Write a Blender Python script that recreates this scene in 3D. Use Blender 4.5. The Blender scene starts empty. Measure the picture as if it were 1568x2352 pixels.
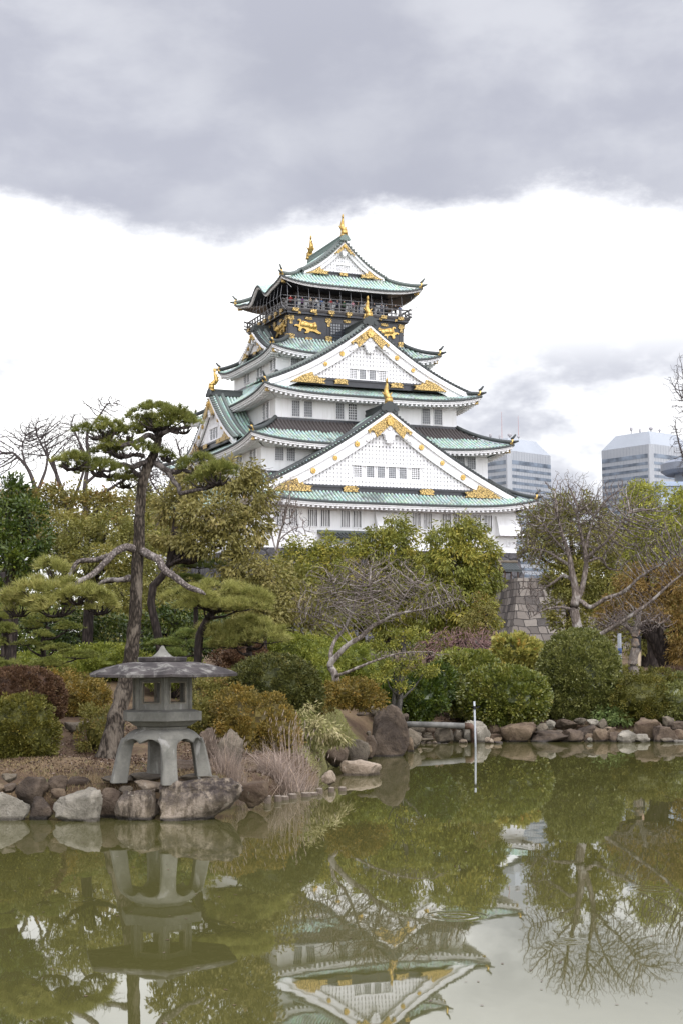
import bpy, math, random
import numpy as np
from mathutils import Vector, Matrix, noise as mnoise
from mathutils.kdtree import KDTree

# ------------------------------------------------------------------ camera
F_PX, Y_HOR, ROLL, EYE = 3500.0, 1508.0, 0.006, 2.2      # focal length and horizon row in a 1568 px wide frame
TILT = math.atan((Y_HOR - 1176) / F_PX)
_f = np.array([0, math.cos(TILT), math.sin(TILT)])
_u = np.array([0, -math.sin(TILT), math.cos(TILT)])
_r = np.array([1.0, 0, 0])
_cr, _sr = math.cos(ROLL), math.sin(ROLL)
CR, CU = _cr * _r - _sr * _u, _sr * _r + _cr * _u
CO = np.array([0, 0, EYE])
scene = bpy.context.scene
cam = bpy.data.cameras.new("camera")
cam.sensor_fit = 'HORIZONTAL'; cam.sensor_width = 36.0
cam.lens = F_PX / 1568 * 36
cam.clip_start = 0.1; cam.clip_end = 9000
camo = bpy.data.objects.new("camera", cam)
scene.collection.objects.link(camo)
camo.matrix_world = Matrix(((CR[0], CU[0], -_f[0], CO[0]), (CR[1], CU[1], -_f[1], CO[1]), (CR[2], CU[2], -_f[2], CO[2]), (0, 0, 0, 1)))
scene.camera = camo

# ------------------------------------------------------------------ light: overcast sky, weak wide sun
SUN_EL, SUN_AZ = math.radians(52), math.radians(150)      # azimuth clockwise from +Y: behind the viewer, to the right
world = bpy.data.worlds.new("World"); scene.world = world
world.use_nodes = True
wt = world.node_tree; wt.nodes.clear()
def wn(t, **k):
    n = wt.nodes.new(t)
    for a, b in k.items(): setattr(n, a, b)
    return n
def wmath(op, a, b=None, c=None):
    n = wn('ShaderNodeMath', operation=op)
    for i, v in enumerate((a, b, c)):
        if v is None: continue
        if isinstance(v, (int, float)): n.inputs[i].default_value = v
        else: wt.links.new(v, n.inputs[i])
    return n.outputs[0]
def wsmooth(x, a, b, lo=0.0, hi=1.0):
    n = wn('ShaderNodeMapRange', interpolation_type='SMOOTHSTEP')
    wt.links.new(x, n.inputs[0])
    for i, v in zip((1, 2, 3, 4), (a, b, lo, hi)): n.inputs[i].default_value = v
    return n.outputs[0]
def wmix(f, a, b):
    n = wn('ShaderNodeMix', data_type='RGBA')
    if isinstance(f, (int, float)): n.inputs[0].default_value = f
    else: wt.links.new(f, n.inputs[0])
    for i, v in ((6, a), (7, b)):
        if isinstance(v, tuple): n.inputs[i].default_value = (*v, 1)
        else: wt.links.new(v, n.inputs[i])
    return n.outputs[2]
def wnoise(vec, scale, detail, rough=.55, dist=0.0):
    n = wn('ShaderNodeTexNoise'); wt.links.new(vec, n.inputs['Vector'])
    n.inputs['Scale'].default_value = scale; n.inputs['Detail'].default_value = detail
    n.inputs['Roughness'].default_value = rough; n.inputs['Distortion'].default_value = dist
    return n.outputs[0]
sky = wn('ShaderNodeTexSky', sky_type='NISHITA', sun_disc=False, sun_elevation=SUN_EL, sun_rotation=SUN_AZ)
tc = wn('ShaderNodeTexCoord')
sep = wn('ShaderNodeSeparateXYZ'); wt.links.new(tc.outputs['Generated'], sep.inputs[0])
Z = sep.outputs[2]
az = wmath('ARCTAN2', sep.outputs[0], sep.outputs[1])
comb = wn('ShaderNodeCombineXYZ')
wt.links.new(az, comb.inputs[0]); wt.links.new(wmath('MULTIPLY', Z, 1.9), comb.inputs[1])
cv = comb.outputs[0]
# edge of the grey cloud deck, wavering with direction
edge = wmath('ADD', wmath('MULTIPLY', wmath('SUBTRACT', wnoise(cv, 10.0, 8, .64), .5), .06),
             wmath('MULTIPLY', wmath('SINE', wmath('MULTIPLY_ADD', az, -15.0, .27)), .013))
hgt = wmath('SUBTRACT', wmath('ADD', Z, edge), .276)
deck = wsmooth(hgt, -.016, .018)
tone = wsmooth(wnoise(cv, 7.5, 5, .55, .15), .36, .66)
deckcol = wmix(tone, (.52, .53, .605), (.70, .71, .765))
deckcol = wmix(wsmooth(wnoise(cv, 2.6, 2, .5), .42, .68, 0, .55), deckcol, (.44, .45, .52))
deckcol = wmix(wsmooth(hgt, .0, .05, .5, 0), deckcol, (.49, .50, .575))
lowc = wsmooth(wmath('ADD', wnoise(cv, 5.5, 6, .58, .1), wmath('ADD', wsmooth(az, -.02, .12, -.15, .045), wsmooth(az, -.24, -.14, .12, 0))), .30, .56)
lowc = wmath('MULTIPLY', lowc, wmath('MULTIPLY', wsmooth(Z, .02, .09), wsmooth(Z, .17, .25, 1, 0)))
under = wmix(lowc, (1.72, 1.715, 1.70), (.58, .59, .66))
clouds = wmix(deck, under, deckcol)
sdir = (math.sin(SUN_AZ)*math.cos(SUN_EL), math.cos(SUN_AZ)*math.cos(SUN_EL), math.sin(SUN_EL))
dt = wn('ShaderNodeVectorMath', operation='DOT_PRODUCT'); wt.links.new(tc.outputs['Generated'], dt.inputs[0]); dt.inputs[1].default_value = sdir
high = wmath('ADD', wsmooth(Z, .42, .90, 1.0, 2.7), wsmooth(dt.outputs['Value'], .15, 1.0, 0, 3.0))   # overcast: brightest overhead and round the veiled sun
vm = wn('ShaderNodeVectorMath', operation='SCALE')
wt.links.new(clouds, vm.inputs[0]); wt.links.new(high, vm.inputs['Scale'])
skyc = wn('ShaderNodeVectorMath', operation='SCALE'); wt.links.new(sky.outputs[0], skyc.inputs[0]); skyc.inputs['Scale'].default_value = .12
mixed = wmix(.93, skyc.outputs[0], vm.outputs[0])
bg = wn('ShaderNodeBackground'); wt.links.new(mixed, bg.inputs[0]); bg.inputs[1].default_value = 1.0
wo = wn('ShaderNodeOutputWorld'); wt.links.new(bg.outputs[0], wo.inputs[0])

sun = bpy.data.lights.new("sun", 'SUN'); sun.energy = 1.5; sun.angle = math.radians(14); sun.color = (1.0, .96, .90)
suno = bpy.data.objects.new("sun", sun); scene.collection.objects.link(suno)
sd = Vector((math.sin(SUN_AZ) * math.cos(SUN_EL), math.cos(SUN_AZ) * math.cos(SUN_EL), math.sin(SUN_EL)))
suno.rotation_euler = sd.to_track_quat('Z', 'Y').to_euler()
vs = scene.view_settings
vs.view_transform = 'Standard'; vs.look = 'None'; vs.exposure = 0.13; vs.gamma = 1.0; vs.use_curve_mapping = False
scene.cycles.max_bounces = 6; scene.cycles.diffuse_bounces = 3; scene.cycles.glossy_bounces = 3
scene.cycles.transparent_max_bounces = 6
scene.cycles.use_denoising = True

# ------------------------------------------------------------------ small tools
RNG = np.random.default_rng(7)
def ray(px, py): return _f + CR * (px - 784) / F_PX + CU * (1176 - py) / F_PX
def A(px, py, Y):                                          # the point at depth Y behind a place in the picture
    r = ray(px, py); return CO + r * (Y / r[1])
def AZ(px, py, z):
    r = ray(px, py); return CO + r * ((z - EYE) / r[2])
def nrm(v):
    return v / np.maximum(np.linalg.norm(v, axis=-1, keepdims=True), 1e-9)

def link_mesh(name, V, faces, mat, parent=None, smooth=False, tint=None, mats=None, loc=None):
    """faces: ndarray (n,3|4), list of such arrays, or list of lists; one mesh object."""
    me = bpy.data.meshes.new(name)
    V = np.asarray(V, dtype=np.float32).reshape(-1, 3)
    if isinstance(faces, np.ndarray): faces = [faces]
    if len(faces) and not isinstance(faces[0], np.ndarray):
        lens = np.array([len(f) for f in faces], dtype=np.int32)
        idx = np.array([i for f in faces for i in f], dtype=np.int32)
    else:
        lens = np.concatenate([np.full(len(f), f.shape[1], np.int32) for f in faces])
        idx = np.concatenate([f.reshape(-1) for f in faces]).astype(np.int32)
    me.vertices.add(len(V)); me.vertices.foreach_set('co', V.ravel())
    me.loops.add(len(idx)); me.loops.foreach_set('vertex_index', idx)
    me.polygons.add(len(lens))
    st = np.zeros(len(lens), np.int32); st[1:] = np.cumsum(lens)[:-1]
    me.polygons.foreach_set('loop_start', st)
    try: me.polygons.foreach_set('loop_total', lens)
    except Exception: pass
    if smooth: me.polygons.foreach_set('use_smooth', np.ones(len(lens), bool))
    else: me.polygons.foreach_set('use_smooth', np.zeros(len(lens), bool))
    if tint is not None:
        a = me.attributes.new('tint', 'FLOAT', 'FACE'); a.data.foreach_set('value', np.asarray(tint, np.float32))
    for m in (mat if isinstance(mat, (list, tuple)) else [mat]): me.materials.append(m)
    if mats is not None: me.polygons.foreach_set('material_index', np.asarray(mats, np.int32))
    me.update(calc_edges=True); me.validate()
    o = bpy.data.objects.new(name, me); scene.collection.objects.link(o)
    if loc is not None: o.location = loc
    if parent is not None: o.parent = parent
    return o
def tag(o, label=None, cat=None, group=None, kind=None):
    if label: o['label'] = label
    if cat: o['category'] = cat
    if group: o['group'] = group
    if kind: o['kind'] = kind
    return o
def empty(name, loc, label, cat, group=None, rz=0.0):
    o = bpy.data.objects.new(name, None); scene.collection.objects.link(o)
    o.location = tuple(loc); o.rotation_euler = (0, 0, rz); o.empty_display_size = .2
    return tag(o, label, cat, group)

class MB:
    """collects boxes, tubes, prisms and grids into one mesh"""
    def __init__(s): s.v = []; s.f = []; s.n = 0; s.m = []; s.mi = 0
    def add(s, V, Fs):
        V = [tuple(p) for p in V]
        s.v += V; s.f += [[i + s.n for i in f] for f in Fs]; s.m += [s.mi] * len(Fs); s.n += len(V)
    def box(s, x0, x1, y0, y1, z0, z1):
        s.add([(x0,y0,z0),(x1,y0,z0),(x1,y1,z0),(x0,y1,z0),(x0,y0,z1),(x1,y0,z1),(x1,y1,z1),(x0,y1,z1)],
              [(0,3,2,1),(4,5,6,7),(0,1,5,4),(1,2,6,5),(2,3,7,6),(3,0,4,7)])
    def obox(s, c, ax, ay, az):                            # oriented box: centre and three half vectors
        c, ax, ay, az = map(np.asarray, (c, ax, ay, az))
        P = [c + i*ax + j*ay + k*az for k in (-1,1) for i, j in ((-1,-1),(1,-1),(1,1),(-1,1))]
        s.add(P, [(0,3,2,1),(4,5,6,7),(0,1,5,4),(1,2,6,5),(2,3,7,6),(3,0,4,7)])
    def tube(s, pts, radii, n=8, cap=True, sq=None):
        pts = np.asarray(pts, float); k = len(pts)
        radii = np.broadcast_to(np.asarray(radii, float), (k,))
        T = np.gradient(pts, axis=0); T = nrm(T)
        ref = np.array([0, 0, 1.0]) if abs(nrm(pts[-1]-pts[0])[2]) < .9 else np.array([1.0, 0, 0])
        X = nrm(np.cross(T, ref)); Yv = np.cross(X, T)
        a = np.arange(n) * 2*math.pi/n + (math.pi/n if n == 4 else 0)
        R = radii[:, None, None]
        P = pts[:, None, :] + R*(np.cos(a)[None, :, None]*X[:, None, :] + np.sin(a)[None, :, None]*Yv[:, None, :])
        Fs = [(i*n+j, i*n+(j+1) % n, (i+1)*n+(j+1) % n, (i+1)*n+j) for i in range(k-1) for j in range(n)]
        if cap: Fs += [tuple(range(n))[::-1], tuple((k-1)*n+j for j in range(n))]
        s.add(P.reshape(-1, 3), Fs)
    def lathe(s, prof, n=24, c=(0,0,0), ph=0.0, sx=1.0, sy=1.0):
        V, Fs = [], []
        for r, z in prof:
            for j in range(n):
                a = ph + 2*math.pi*j/n
                V.append((c[0]+sx*r*math.cos(a), c[1]+sy*r*math.sin(a), c[2]+z))
        k = len(prof)
        Fs = [(i*n+j, i*n+(j+1) % n, (i+1)*n+(j+1) % n, (i+1)*n+j) for i in range(k-1) for j in range(n)]
        Fs += [tuple(range(n))[::-1], tuple((k-1)*n+j for j in range(n))]
        s.add(V, Fs)
    def prism(s, poly, fn, d0, d1):                        # outline (u,w) pushed from d0 to d1; fn(u,d,w) -> point
        k = len(poly)
        s.add([fn(u, d0, w) for u, w in poly] + [fn(u, d1, w) for u, w in poly],
              [tuple(range(k))[::-1], tuple(range(k, 2*k))] + [(i, (i+1) % k, k+(i+1) % k, k+i) for i in range(k)])
    def grid(s, P):                                        # P (a,b,3)
        a, b = P.shape[:2]
        s.add(P.reshape(-1, 3), [(i*b+j, i*b+j+1, (i+1)*b+j+1, (i+1)*b+j) for i in range(a-1) for j in range(b-1)])
    def build(s, name, mat, parent=None, smooth=False, loc=None):
        return link_mesh(name, np.array(s.v), s.f, mat, parent, smooth, mats=s.m if isinstance(mat, (list, tuple)) else None, loc=loc)

# ------------------------------------------------------------------ materials
MATS = {}
class NT:
    def __init__(s, name):
        s.mat = bpy.data.materials.new(name); s.mat.use_nodes = True
        s.t = s.mat.node_tree; s.t.nodes.clear()
        s.out = s.n('ShaderNodeOutputMaterial'); s.b = s.n('ShaderNodeBsdfPrincipled')
        s.l(s.b.outputs[0], s.out.inputs[0]); MATS[name] = s.mat
        s.b.inputs['Specular IOR Level'].default_value = .3
    def n(s, t, **k):
        n = s.t.nodes.new(t)
        for a, b in k.items(): setattr(n, a, b)
        return n
    def l(s, a, b): s.t.links.new(a, b)
    def coord(s, scale=(1,1,1), kind='Object'):
        tcn = s.n('ShaderNodeTexCoord'); m = s.n('ShaderNodeMapping'); m.inputs['Scale'].default_value = scale
        if kind == 'World':
            g = s.n('ShaderNodeNewGeometry'); s.l(g.outputs['Position'], m.inputs[0])
        else: s.l(tcn.outputs[kind], m.inputs[0])
        return m.outputs[0]
    def noise(s, vec, scale, detail=4, rough=.55, dist=0):
        n = s.n('ShaderNodeTexNoise'); s.l(vec, n.inputs['Vector'])
        n.inputs['Scale'].default_value = scale; n.inputs['Detail'].default_value = detail
        n.inputs['Roughness'].default_value = rough; n.inputs['Distortion'].default_value = dist
        return n.outputs[0]
    def voro(s, vec, scale, feature='F1', out=0):
        n = s.n('ShaderNodeTexVoronoi', feature=feature); s.l(vec, n.inputs['Vector']); n.inputs['Scale'].default_value = scale
        return n.outputs[out]
    def ramp(s, f, stops):
        n = s.n('ShaderNodeValToRGB'); s.l(f, n.inputs[0]); cr = n.color_ramp
        while len(cr.elements) < len(stops): cr.elements.new(.5)
        for e, (p, c) in zip(cr.elements, stops):
            e.position = p; e.color = (*c, 1) if len(c) == 3 else c
        return n.outputs[0]
    def mix(s, f, a, b, blend='MIX'):
        n = s.n('ShaderNodeMix', data_type='RGBA', blend_type=blend)
        if isinstance(f, (int, float)): n.inputs[0].default_value = f
        else: s.l(f, n.inputs[0])
        for i, v in ((6, a), (7, b)):
            if isinstance(v, tuple): n.inputs[i].default_value = (*v, 1)
            else: s.l(v, n.inputs[i])
        return n.outputs[2]
    def step(s, f, a, b, lo=0.0, hi=1.0):
        n = s.n('ShaderNodeMapRange', interpolation_type='SMOOTHSTEP'); s.l(f, n.inputs[0])
        for i, v in zip((1,2,3,4), (a,b,lo,hi)): n.inputs[i].default_value = v
        return n.outputs[0]
    def math(s, op, a, b=None):
        n = s.n('ShaderNodeMath', operation=op)
        for i, v in enumerate((a, b)):
            if v is None: continue
            if isinstance(v, (int, float)): n.inputs[i].default_value = v
            else: s.l(v, n.inputs[i])
        return n.outputs[0]
    def bump(s, h, strength=.3, dist=.02):
        n = s.n('ShaderNodeBump'); s.l(h, n.inputs['Height']); n.inputs['Strength'].default_value = strength; n.inputs['Distance'].default_value = dist
        s.l(n.outputs[0], s.b.inputs['Normal'])
    def col(s, c):
        if isinstance(c, tuple): s.b.inputs['Base Color'].default_value = (*c, 1)
        else: s.l(c, s.b.inputs['Base Color'])
        return s
    def set(s, rough=None, metal=None, spec=None):
        if rough is not None: s.b.inputs['Roughness'].default_value = rough
        if metal is not None: s.b.inputs['Metallic'].default_value = metal
        if spec is not None: s.b.inputs['Specular IOR Level'].default_value = spec
        return s.mat
    def zpos(s):
        g = s.n('ShaderNodeNewGeometry'); x = s.n('ShaderNodeSeparateXYZ'); s.l(g.outputs['Position'], x.inputs[0]); return x.outputs[2]

def plain(name, c, rough=.6, metal=0.0, var=.12, scale=3.0, spec=.3):
    m = NT(name); v = m.noise(m.coord(), scale, 5)
    m.col(m.mix(m.step(v, .3, .7), tuple(x*(1-var) for x in c), tuple(min(1, x*(1+var)) for x in c)))
    return m.set(rough, metal, spec)

def leafmat(name, stops, rough=.5, trans=.22, spec=.25):
    m = NT(name)
    at = m.n('ShaderNodeAttribute', attribute_name='tint')
    c = m.ramp(at.outputs['Fac'], stops)
    m.col(c); m.set(rough, 0, spec)
    tr = m.n('ShaderNodeBsdfTranslucent'); m.l(c, tr.inputs[0])
    ms = m.n('ShaderNodeMixShader'); ms.inputs[0].default_value = trans
    m.l(m.b.outputs[0], ms.inputs[1]); m.l(tr.outputs[0], ms.inputs[2]); m.l(ms.outputs[0], m.out.inputs[0])
    return m.mat
# plaster, tile, gold, stone, bark ...
m = NT('plaster'); v = m.noise(m.coord((1,1,.25)), .9, 5); v2 = m.noise(m.coord((1,1,.12)), 2.6, 4)
m.col(m.mix(m.step(v2, .50, .74, 0, .55), m.mix(m.step(v, .35, .7), (.74,.74,.74), (.79,.79,.785)), (.63,.62,.60))); m.set(.75, 0, .2)
m = NT('plaster_trim'); v = m.noise(m.coord(), 1.2, 4); m.col(m.mix(m.step(v, .35, .7), (.74,.74,.745), (.82,.82,.82))); m.set(.7, 0, .2)
def tile(name, pal, dark, dfrac):
    m = NT(name); co = m.coord()
    n1 = m.noise(co, 1.7, 6, .7); n2 = m.noise(co, .35, 4, .6, .6); n3 = m.voro(co, 2.3, out=1)
    base = m.ramp(n1, pal)
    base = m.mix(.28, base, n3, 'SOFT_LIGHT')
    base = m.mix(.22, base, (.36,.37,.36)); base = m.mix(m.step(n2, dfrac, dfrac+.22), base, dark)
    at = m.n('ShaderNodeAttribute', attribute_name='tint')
    base = m.mix(m.step(at.outputs['Fac'], .15, .85), dark, base)   # pan tiles painted darker as shade between the round cover tiles
    m.col(base); m.bump(m.noise(co, 9, 3), .25, .03); return m.set(.6, 0, .3)
PAL = [(.25,(.15,.20,.175)),(.42,(.27,.38,.325)),(.58,(.37,.49,.43)),(.75,(.50,.60,.54))]
tile('copper_tile', PAL, (.105,.12,.11), .50)
tile('copper_tile_bright', [(.25,(.23,.33,.285)),(.45,(.33,.465,.40)),(.62,(.42,.55,.48)),(.8,(.52,.63,.57))], (.14,.185,.165), .62)
tile('copper_dark', [(.3,(.06,.075,.072)),(.5,(.11,.15,.138)),(.66,(.19,.265,.235)),(.8,(.27,.37,.33))], (.05,.056,.055), .5)
tile('roof_brown', [(.3,(.075,.064,.061)),(.6,(.125,.107,.10)),(.8,(.17,.175,.16))], (.062,.054,.052), .5)
m = NT('gold'); v = m.noise(m.coord(), 3.0, 5); m.col(m.mix(m.step(v, .3, .7), (.36,.23,.06), (.60,.42,.15))); m.bump(m.noise(m.coord(), 9, 3), .5, .04); m.set(.42, .8, .5)
m = NT('gold_filigree'); co = m.coord(); v = m.voro(co, 4.2, 'DISTANCE_TO_EDGE'); v2 = m.noise(co, 7, 3, .6, 1.2)
f = m.step(m.math('ADD', v, m.math('MULTIPLY', v2, .16)), .12, .2)
m.col(m.mix(f, (.12,.085,.035), (.55,.385,.14))); m.bump(f, .7, .05); m.set(.45, .5, .5)
plain('black_lacquer', (.016,.017,.022), .35, 0, .3, 1.5, .5)
plain('dark_wood', (.035,.031,.03), .6, 0, .3, 2)
plain('grey_rail', (.13,.125,.125), .5, 0, .2, 2)
m = NT('window_glass'); m.col((.05,.06,.075)); m.set(.08, 0, .8)
m = NT('window_dark'); m.col((.012,.013,.015)); m.set(.4, 0, .3)
plain('window_shoji', (.20,.205,.215), .6, 0, .25, 2)
plain('lattice_grey', (.40,.41,.42), .6)
plain('wire', (.22,.22,.23), .4, .3)
# garden stone
def rockmat(name, base, alt, lichen, lf=.6, dark=(.03,.027,.025)):
    m = NT(name); co = m.coord(kind='World')
    n1 = m.noise(co, 2.2, 7, .65, .4); n2 = m.noise(co, 9, 6, .7); n3 = m.noise(co, 5.5, 5, .6, 1.0)
    c = m.mix(m.step(n1, .36, .66), base, alt)
    c = m.mix(m.step(n2, .5, .72, 0, .55), c, tuple(x*.45 for x in base))
    if name == 'rock_streak':
        st = m.noise(m.coord((1,1,.22), 'World'), 9, 5, .65, .3); up = m.step(m.math('ADD', m.zpos(), m.math('MULTIPLY', n1, .5)), .42, .66)
        c = m.mix(m.step(st, .42, .6, 0, .75), c, (.27,.222,.172)); c = m.mix(m.math('MULTIPLY', up, m.step(n2, .38, .6)), c, (.05,.04,.036))
    c = m.mix(m.step(n3, lf, lf+.1, 0, .85), c, lichen)
    c = m.mix(m.step(m.math('ADD', m.zpos(), m.math('MULTIPLY', n1, .06)), .055, .10, .8, 0), c, dark)   # wet band at the water
    m.col(c); m.bump(m.math('ADD', m.math('ADD', n1, n2), m.math('MULTIPLY', m.noise(co, 30, 5, .7), .5)), .9, .05); m.set(.85, 0, .2); return m.mat
rockmat('rock_brown', (0.073,0.049,0.034), (0.153,0.113,0.073), (0.164,0.153,0.114), .66)
rockmat('rock_dark', (0.044,0.033,0.025), (0.109,0.082,0.059), (0.216,0.184,0.138), .72)
rockmat('rock_grey', (0.089,0.073,0.055), (0.160,0.133,0.098), (0.210,0.191,0.149), .62)
rockmat('rock_pale', (0.167,0.151,0.120), (0.279,0.251,0.203), (0.348,0.322,0.277), .62, (.06,.052,.042))
rockmat('rock_tan', (0.176,0.132,0.092), (0.304,0.248,0.188), (0.336,0.296,0.248), .62, (.05,.04,.03))
rockmat('rock_purple', (0.061,0.044,0.032), (0.121,0.090,0.064), (0.161,0.135,0.103), .70)
rockmat('rock_streak', (0.044,0.034,0.025), (0.160,0.128,0.090), (0.320,0.295,0.234), .62)
m = NT('lantern_stone'); co = m.coord(); n1 = m.noise(co, 3.0, 6, .65); n2 = m.noise(co, 26, 5, .7); n3 = m.noise(m.coord((1,1,.3)), 6.5, 5, .6, .6)
c = m.mix(m.step(n1, .35, .68), (.112,.108,.093), (.182,.175,.150)); c = m.mix(m.step(n2, .45, .75, 0, .55), c, (.11,.107,.10)); c = m.mix(m.step(n3, .57, .68, 0, .6), c, (.30,.29,.27)); c = m.mix(m.step(m.noise(co, 2.1, 5, .7, .5), .56, .72, 0, .55), c, (.075,.075,.062))
m.col(c); m.bump(n2, .45, .01); m.set(.85, 0, .2)
m = NT('lantern_cap_stone'); co = m.coord(); n1 = m.noise(co, 4.0, 6, .65); n3 = m.noise(co, 5.5, 6, .65, .8)
c = m.mix(m.step(n1, .35, .68), (.028,.024,.023), (.065,.056,.053)); c = m.mix(m.step(m.noise(m.coord((1,1,.4)), 5, 6, .7, .6), .5, .64, 0, .75), c, (.19,.18,.16))
m.col(c); m.bump(m.noise(co, 30, 5, .7), .5, .012); m.set(.85, 0, .2)
def bark(name, dark, light, s1, stretch, patch=None, bs=.8):
    m = NT(name); co = m.coord((1, 1, stretch), 'World'); v = m.voro(co, s1, 'DISTANCE_TO_EDGE'); n1 = m.noise(co, s1*1.6, 6, .7, .8)
    f = m.math('ADD', m.math('MULTIPLY', v, .8), m.math('MULTIPLY', n1, .55))
    c = m.mix(m.step(f, .25, .62), dark, light)
    if patch: c = m.mix(m.step(m.noise(m.coord((1,1,.5), 'World'), 3.2, 5, .6, .5), .52, .62, 0, .8), c, patch)
    m.col(c); m.bump(f, bs, .03); m.set(.85, 0, .15)
bark('pine_bark', (.018,.014,.0105), (.10,.080,.062), 22, .30, (.15,.125,.098), 1.0)
bark('pine_limb_bark', (.055,.045,.04), (.235,.20,.18), 20, .8, (.30,.27,.25), .6)
bark('pine_upper_bark', (.03,.025,.022), (.12,.10,.09), 20, .8, (.17,.15,.135), .6)
bark('dark_bark', (.018,.014,.012), (.06,.047,.04), 9, .3)
bark('bare_bark', (.10,.08,.068), (.25,.21,.18), 12, .4, (.33,.305,.28), .5)
bark('plum_bark', (.12,.098,.085), (.30,.258,.225), 14, .4, (.38,.345,.31), .5)
bark('plum_twig_bark', (.10,.08,.068), (.23,.192,.168), 14, .4, None, .3)
bark('mottled_bark', (.13,.11,.095), (.25,.22,.19), 16, .4, (.26,.185,.13), .4)
bark('twig_bark', (.08,.062,.056), (.175,.142,.13), 14, .4, None, .3)
bark('far_bark', (.055,.045,.043), (.105,.09,.086), 14, .4, None, .3)
bark('red_twig_bark', (.14,.082,.074), (.27,.175,.155), 14, .4, None, .3)
bark('grey_post_bark', (.06,.055,.05), (.14,.13,.115), 16, .2)
plain('white_post', (.30,.315,.33), .45, 0, .08, 2)
plain('black_clip', (.01,.01,.012), .5)
plain('log_rail', (.125,.12,.11), .8, 0, .35, 4)
plain('rust', (.085,.05,.035), .8, 0, .4, 9)
plain('log_stake', (.10,.078,.06), .85, 0, .5, 9)
plain('log_end', (.21,.175,.14), .85, 0, .3, 14)
# leaves
L = leafmat
L('leaf_dark', [(0,(0.014,0.027,0.004)),(.45,(0.036,0.059,0.007)),(.8,(0.085,0.109,0.011)),(1,(0.140,0.155,0.019))], .4, .15, .4)
L('leaf_olive', [(0,(0.049,0.052,0.012)),(.4,(0.125,0.123,0.025)),(.75,(0.206,0.189,0.043)),(1,(0.282,0.228,0.063))], .5, .25)
L('leaf_olive_brown', [(0,(0.056,0.052,0.015)),(.4,(0.144,0.128,0.033)),(.75,(0.227,0.195,0.057)),(1,(0.300,0.236,0.095))], .5, .25)
L('leaf_green', [(0,(0.046,0.056,0.009)),(.4,(0.125,0.135,0.021)),(.75,(0.227,0.219,0.035)),(1,(0.363,0.279,0.047))], .5, .25)
L('leaf_yellow_green', [(0,(0.083,0.097,0.017)),(.4,(0.201,0.212,0.032)),(.75,(0.330,0.329,0.058)),(1,(0.436,0.401,0.087))], .5, .3)
L('leaf_orange', [(0,(0.053,0.036,0.009)),(.4,(0.134,0.085,0.020)),(.75,(0.215,0.129,0.030)),(1,(0.215,0.183,0.048))], .55, .25)
L('leaf_clipped', [(0,(0.038,0.040,0.007)),(.5,(0.094,0.090,0.014)),(.85,(0.138,0.121,0.020)),(1,(0.210,0.137,0.021))], .55, .15)
L('leaf_clipped_orange', [(0,(0.058,0.042,0.010)),(.4,(0.126,0.098,0.020)),(.75,(0.198,0.134,0.024)),(1,(0.261,0.139,0.026))], .55, .15)
L('leaf_clipped_russet', [(0,(0.038,0.019,0.010)),(.5,(0.088,0.046,0.023)),(.85,(0.126,0.071,0.034)),(1,(0.118,0.084,0.030))], .6, .12)
L('leaf_clipped_dark', [(0,(.022,.026,.006)),(.5,(.062,.066,.014)),(.85,(.10,.096,.022)),(1,(.15,.115,.025))], .55, .1)
L('leaf_hedge', [(0,(0.053,0.066,0.008)),(.4,(0.136,0.160,0.023)),(.75,(0.221,0.234,0.038)),(1,(0.300,0.279,0.054))], .5, .22)
L('leaf_holly', [(0,(0.040,0.049,0.012)),(.45,(0.106,0.116,0.024)),(.8,(0.192,0.195,0.053)),(1,(0.270,0.265,0.093))], .42, .15, .45)
L('leaf_big', [(0,(0.031,0.042,0.006)),(.4,(0.095,0.114,0.017)),(.75,(0.173,0.177,0.030)),(1,(0.270,0.236,0.062))], .38, .2, .5)
L('leaf_photinia', [(0,(0.119,0.133,0.030)),(.4,(0.267,0.267,0.059)),(.7,(0.386,0.349,0.089)),(.88,(0.505,0.386,0.089)),(1,(0.475,0.149,0.059))], .42, .2, .4)
L('leaf_mixed', [(0,(0.059,0.059,0.015)),(.4,(0.135,0.124,0.028)),(.75,(0.189,0.162,0.038)),(1,(0.184,0.076,0.033))], .55, .2)
L('leaf_bamboo', [(0,(0.087,0.092,0.024)),(.4,(0.194,0.194,0.058)),(.7,(0.321,0.282,0.136)),(1,(0.447,0.379,0.214))], .5, .2)
L('leaf_fern', [(0,(0.059,0.086,0.024)),(.5,(0.117,0.162,0.047)),(1,(0.176,0.213,0.065))], .5, .2)
L('leaf_iris', [(0,(0.034,0.101,0.020)),(1,(0.095,0.230,0.054))], .4, .2)
L('needle', [(0,(0.045,0.058,0.014)),(.4,(0.132,0.150,0.030)),(.75,(0.240,0.242,0.062)),(1,(0.375,0.325,0.101))], .5, .2)
L('needle_light', [(0,(0.083,0.090,0.020)),(.4,(0.225,0.228,0.057)),(.75,(0.368,0.346,0.110)),(1,(0.496,0.415,0.153))], .5, .25)
L('needle_dark', [(0,(0.035,0.054,0.013)),(.4,(0.099,0.131,0.029)),(.75,(0.184,0.208,0.048)),(1,(0.256,0.240,0.064))], .5, .18)
L('reed_dry', [(0,(0.146,0.108,0.083)),(.4,(0.264,0.204,0.164)),(.8,(0.360,0.288,0.234)),(1,(0.429,0.321,0.224))], .7, .25)
L('grass_dry', [(0,(0.158,0.110,0.055)),(.5,(0.294,0.210,0.110)),(.85,(0.357,0.273,0.158)),(1,(0.158,0.179,0.053))], .7, .2)
L('grass_mound', [(0,(.17,.165,.06)),(.5,(.29,.27,.11)),(1,(.20,.24,.07))], .7, .2)
L('litter', [(0,(0.033,0.018,0.011)),(.5,(0.083,0.049,0.030)),(.9,(0.130,0.088,0.059)),(1,(0.201,0.165,0.136))], .7, .1)
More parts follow.
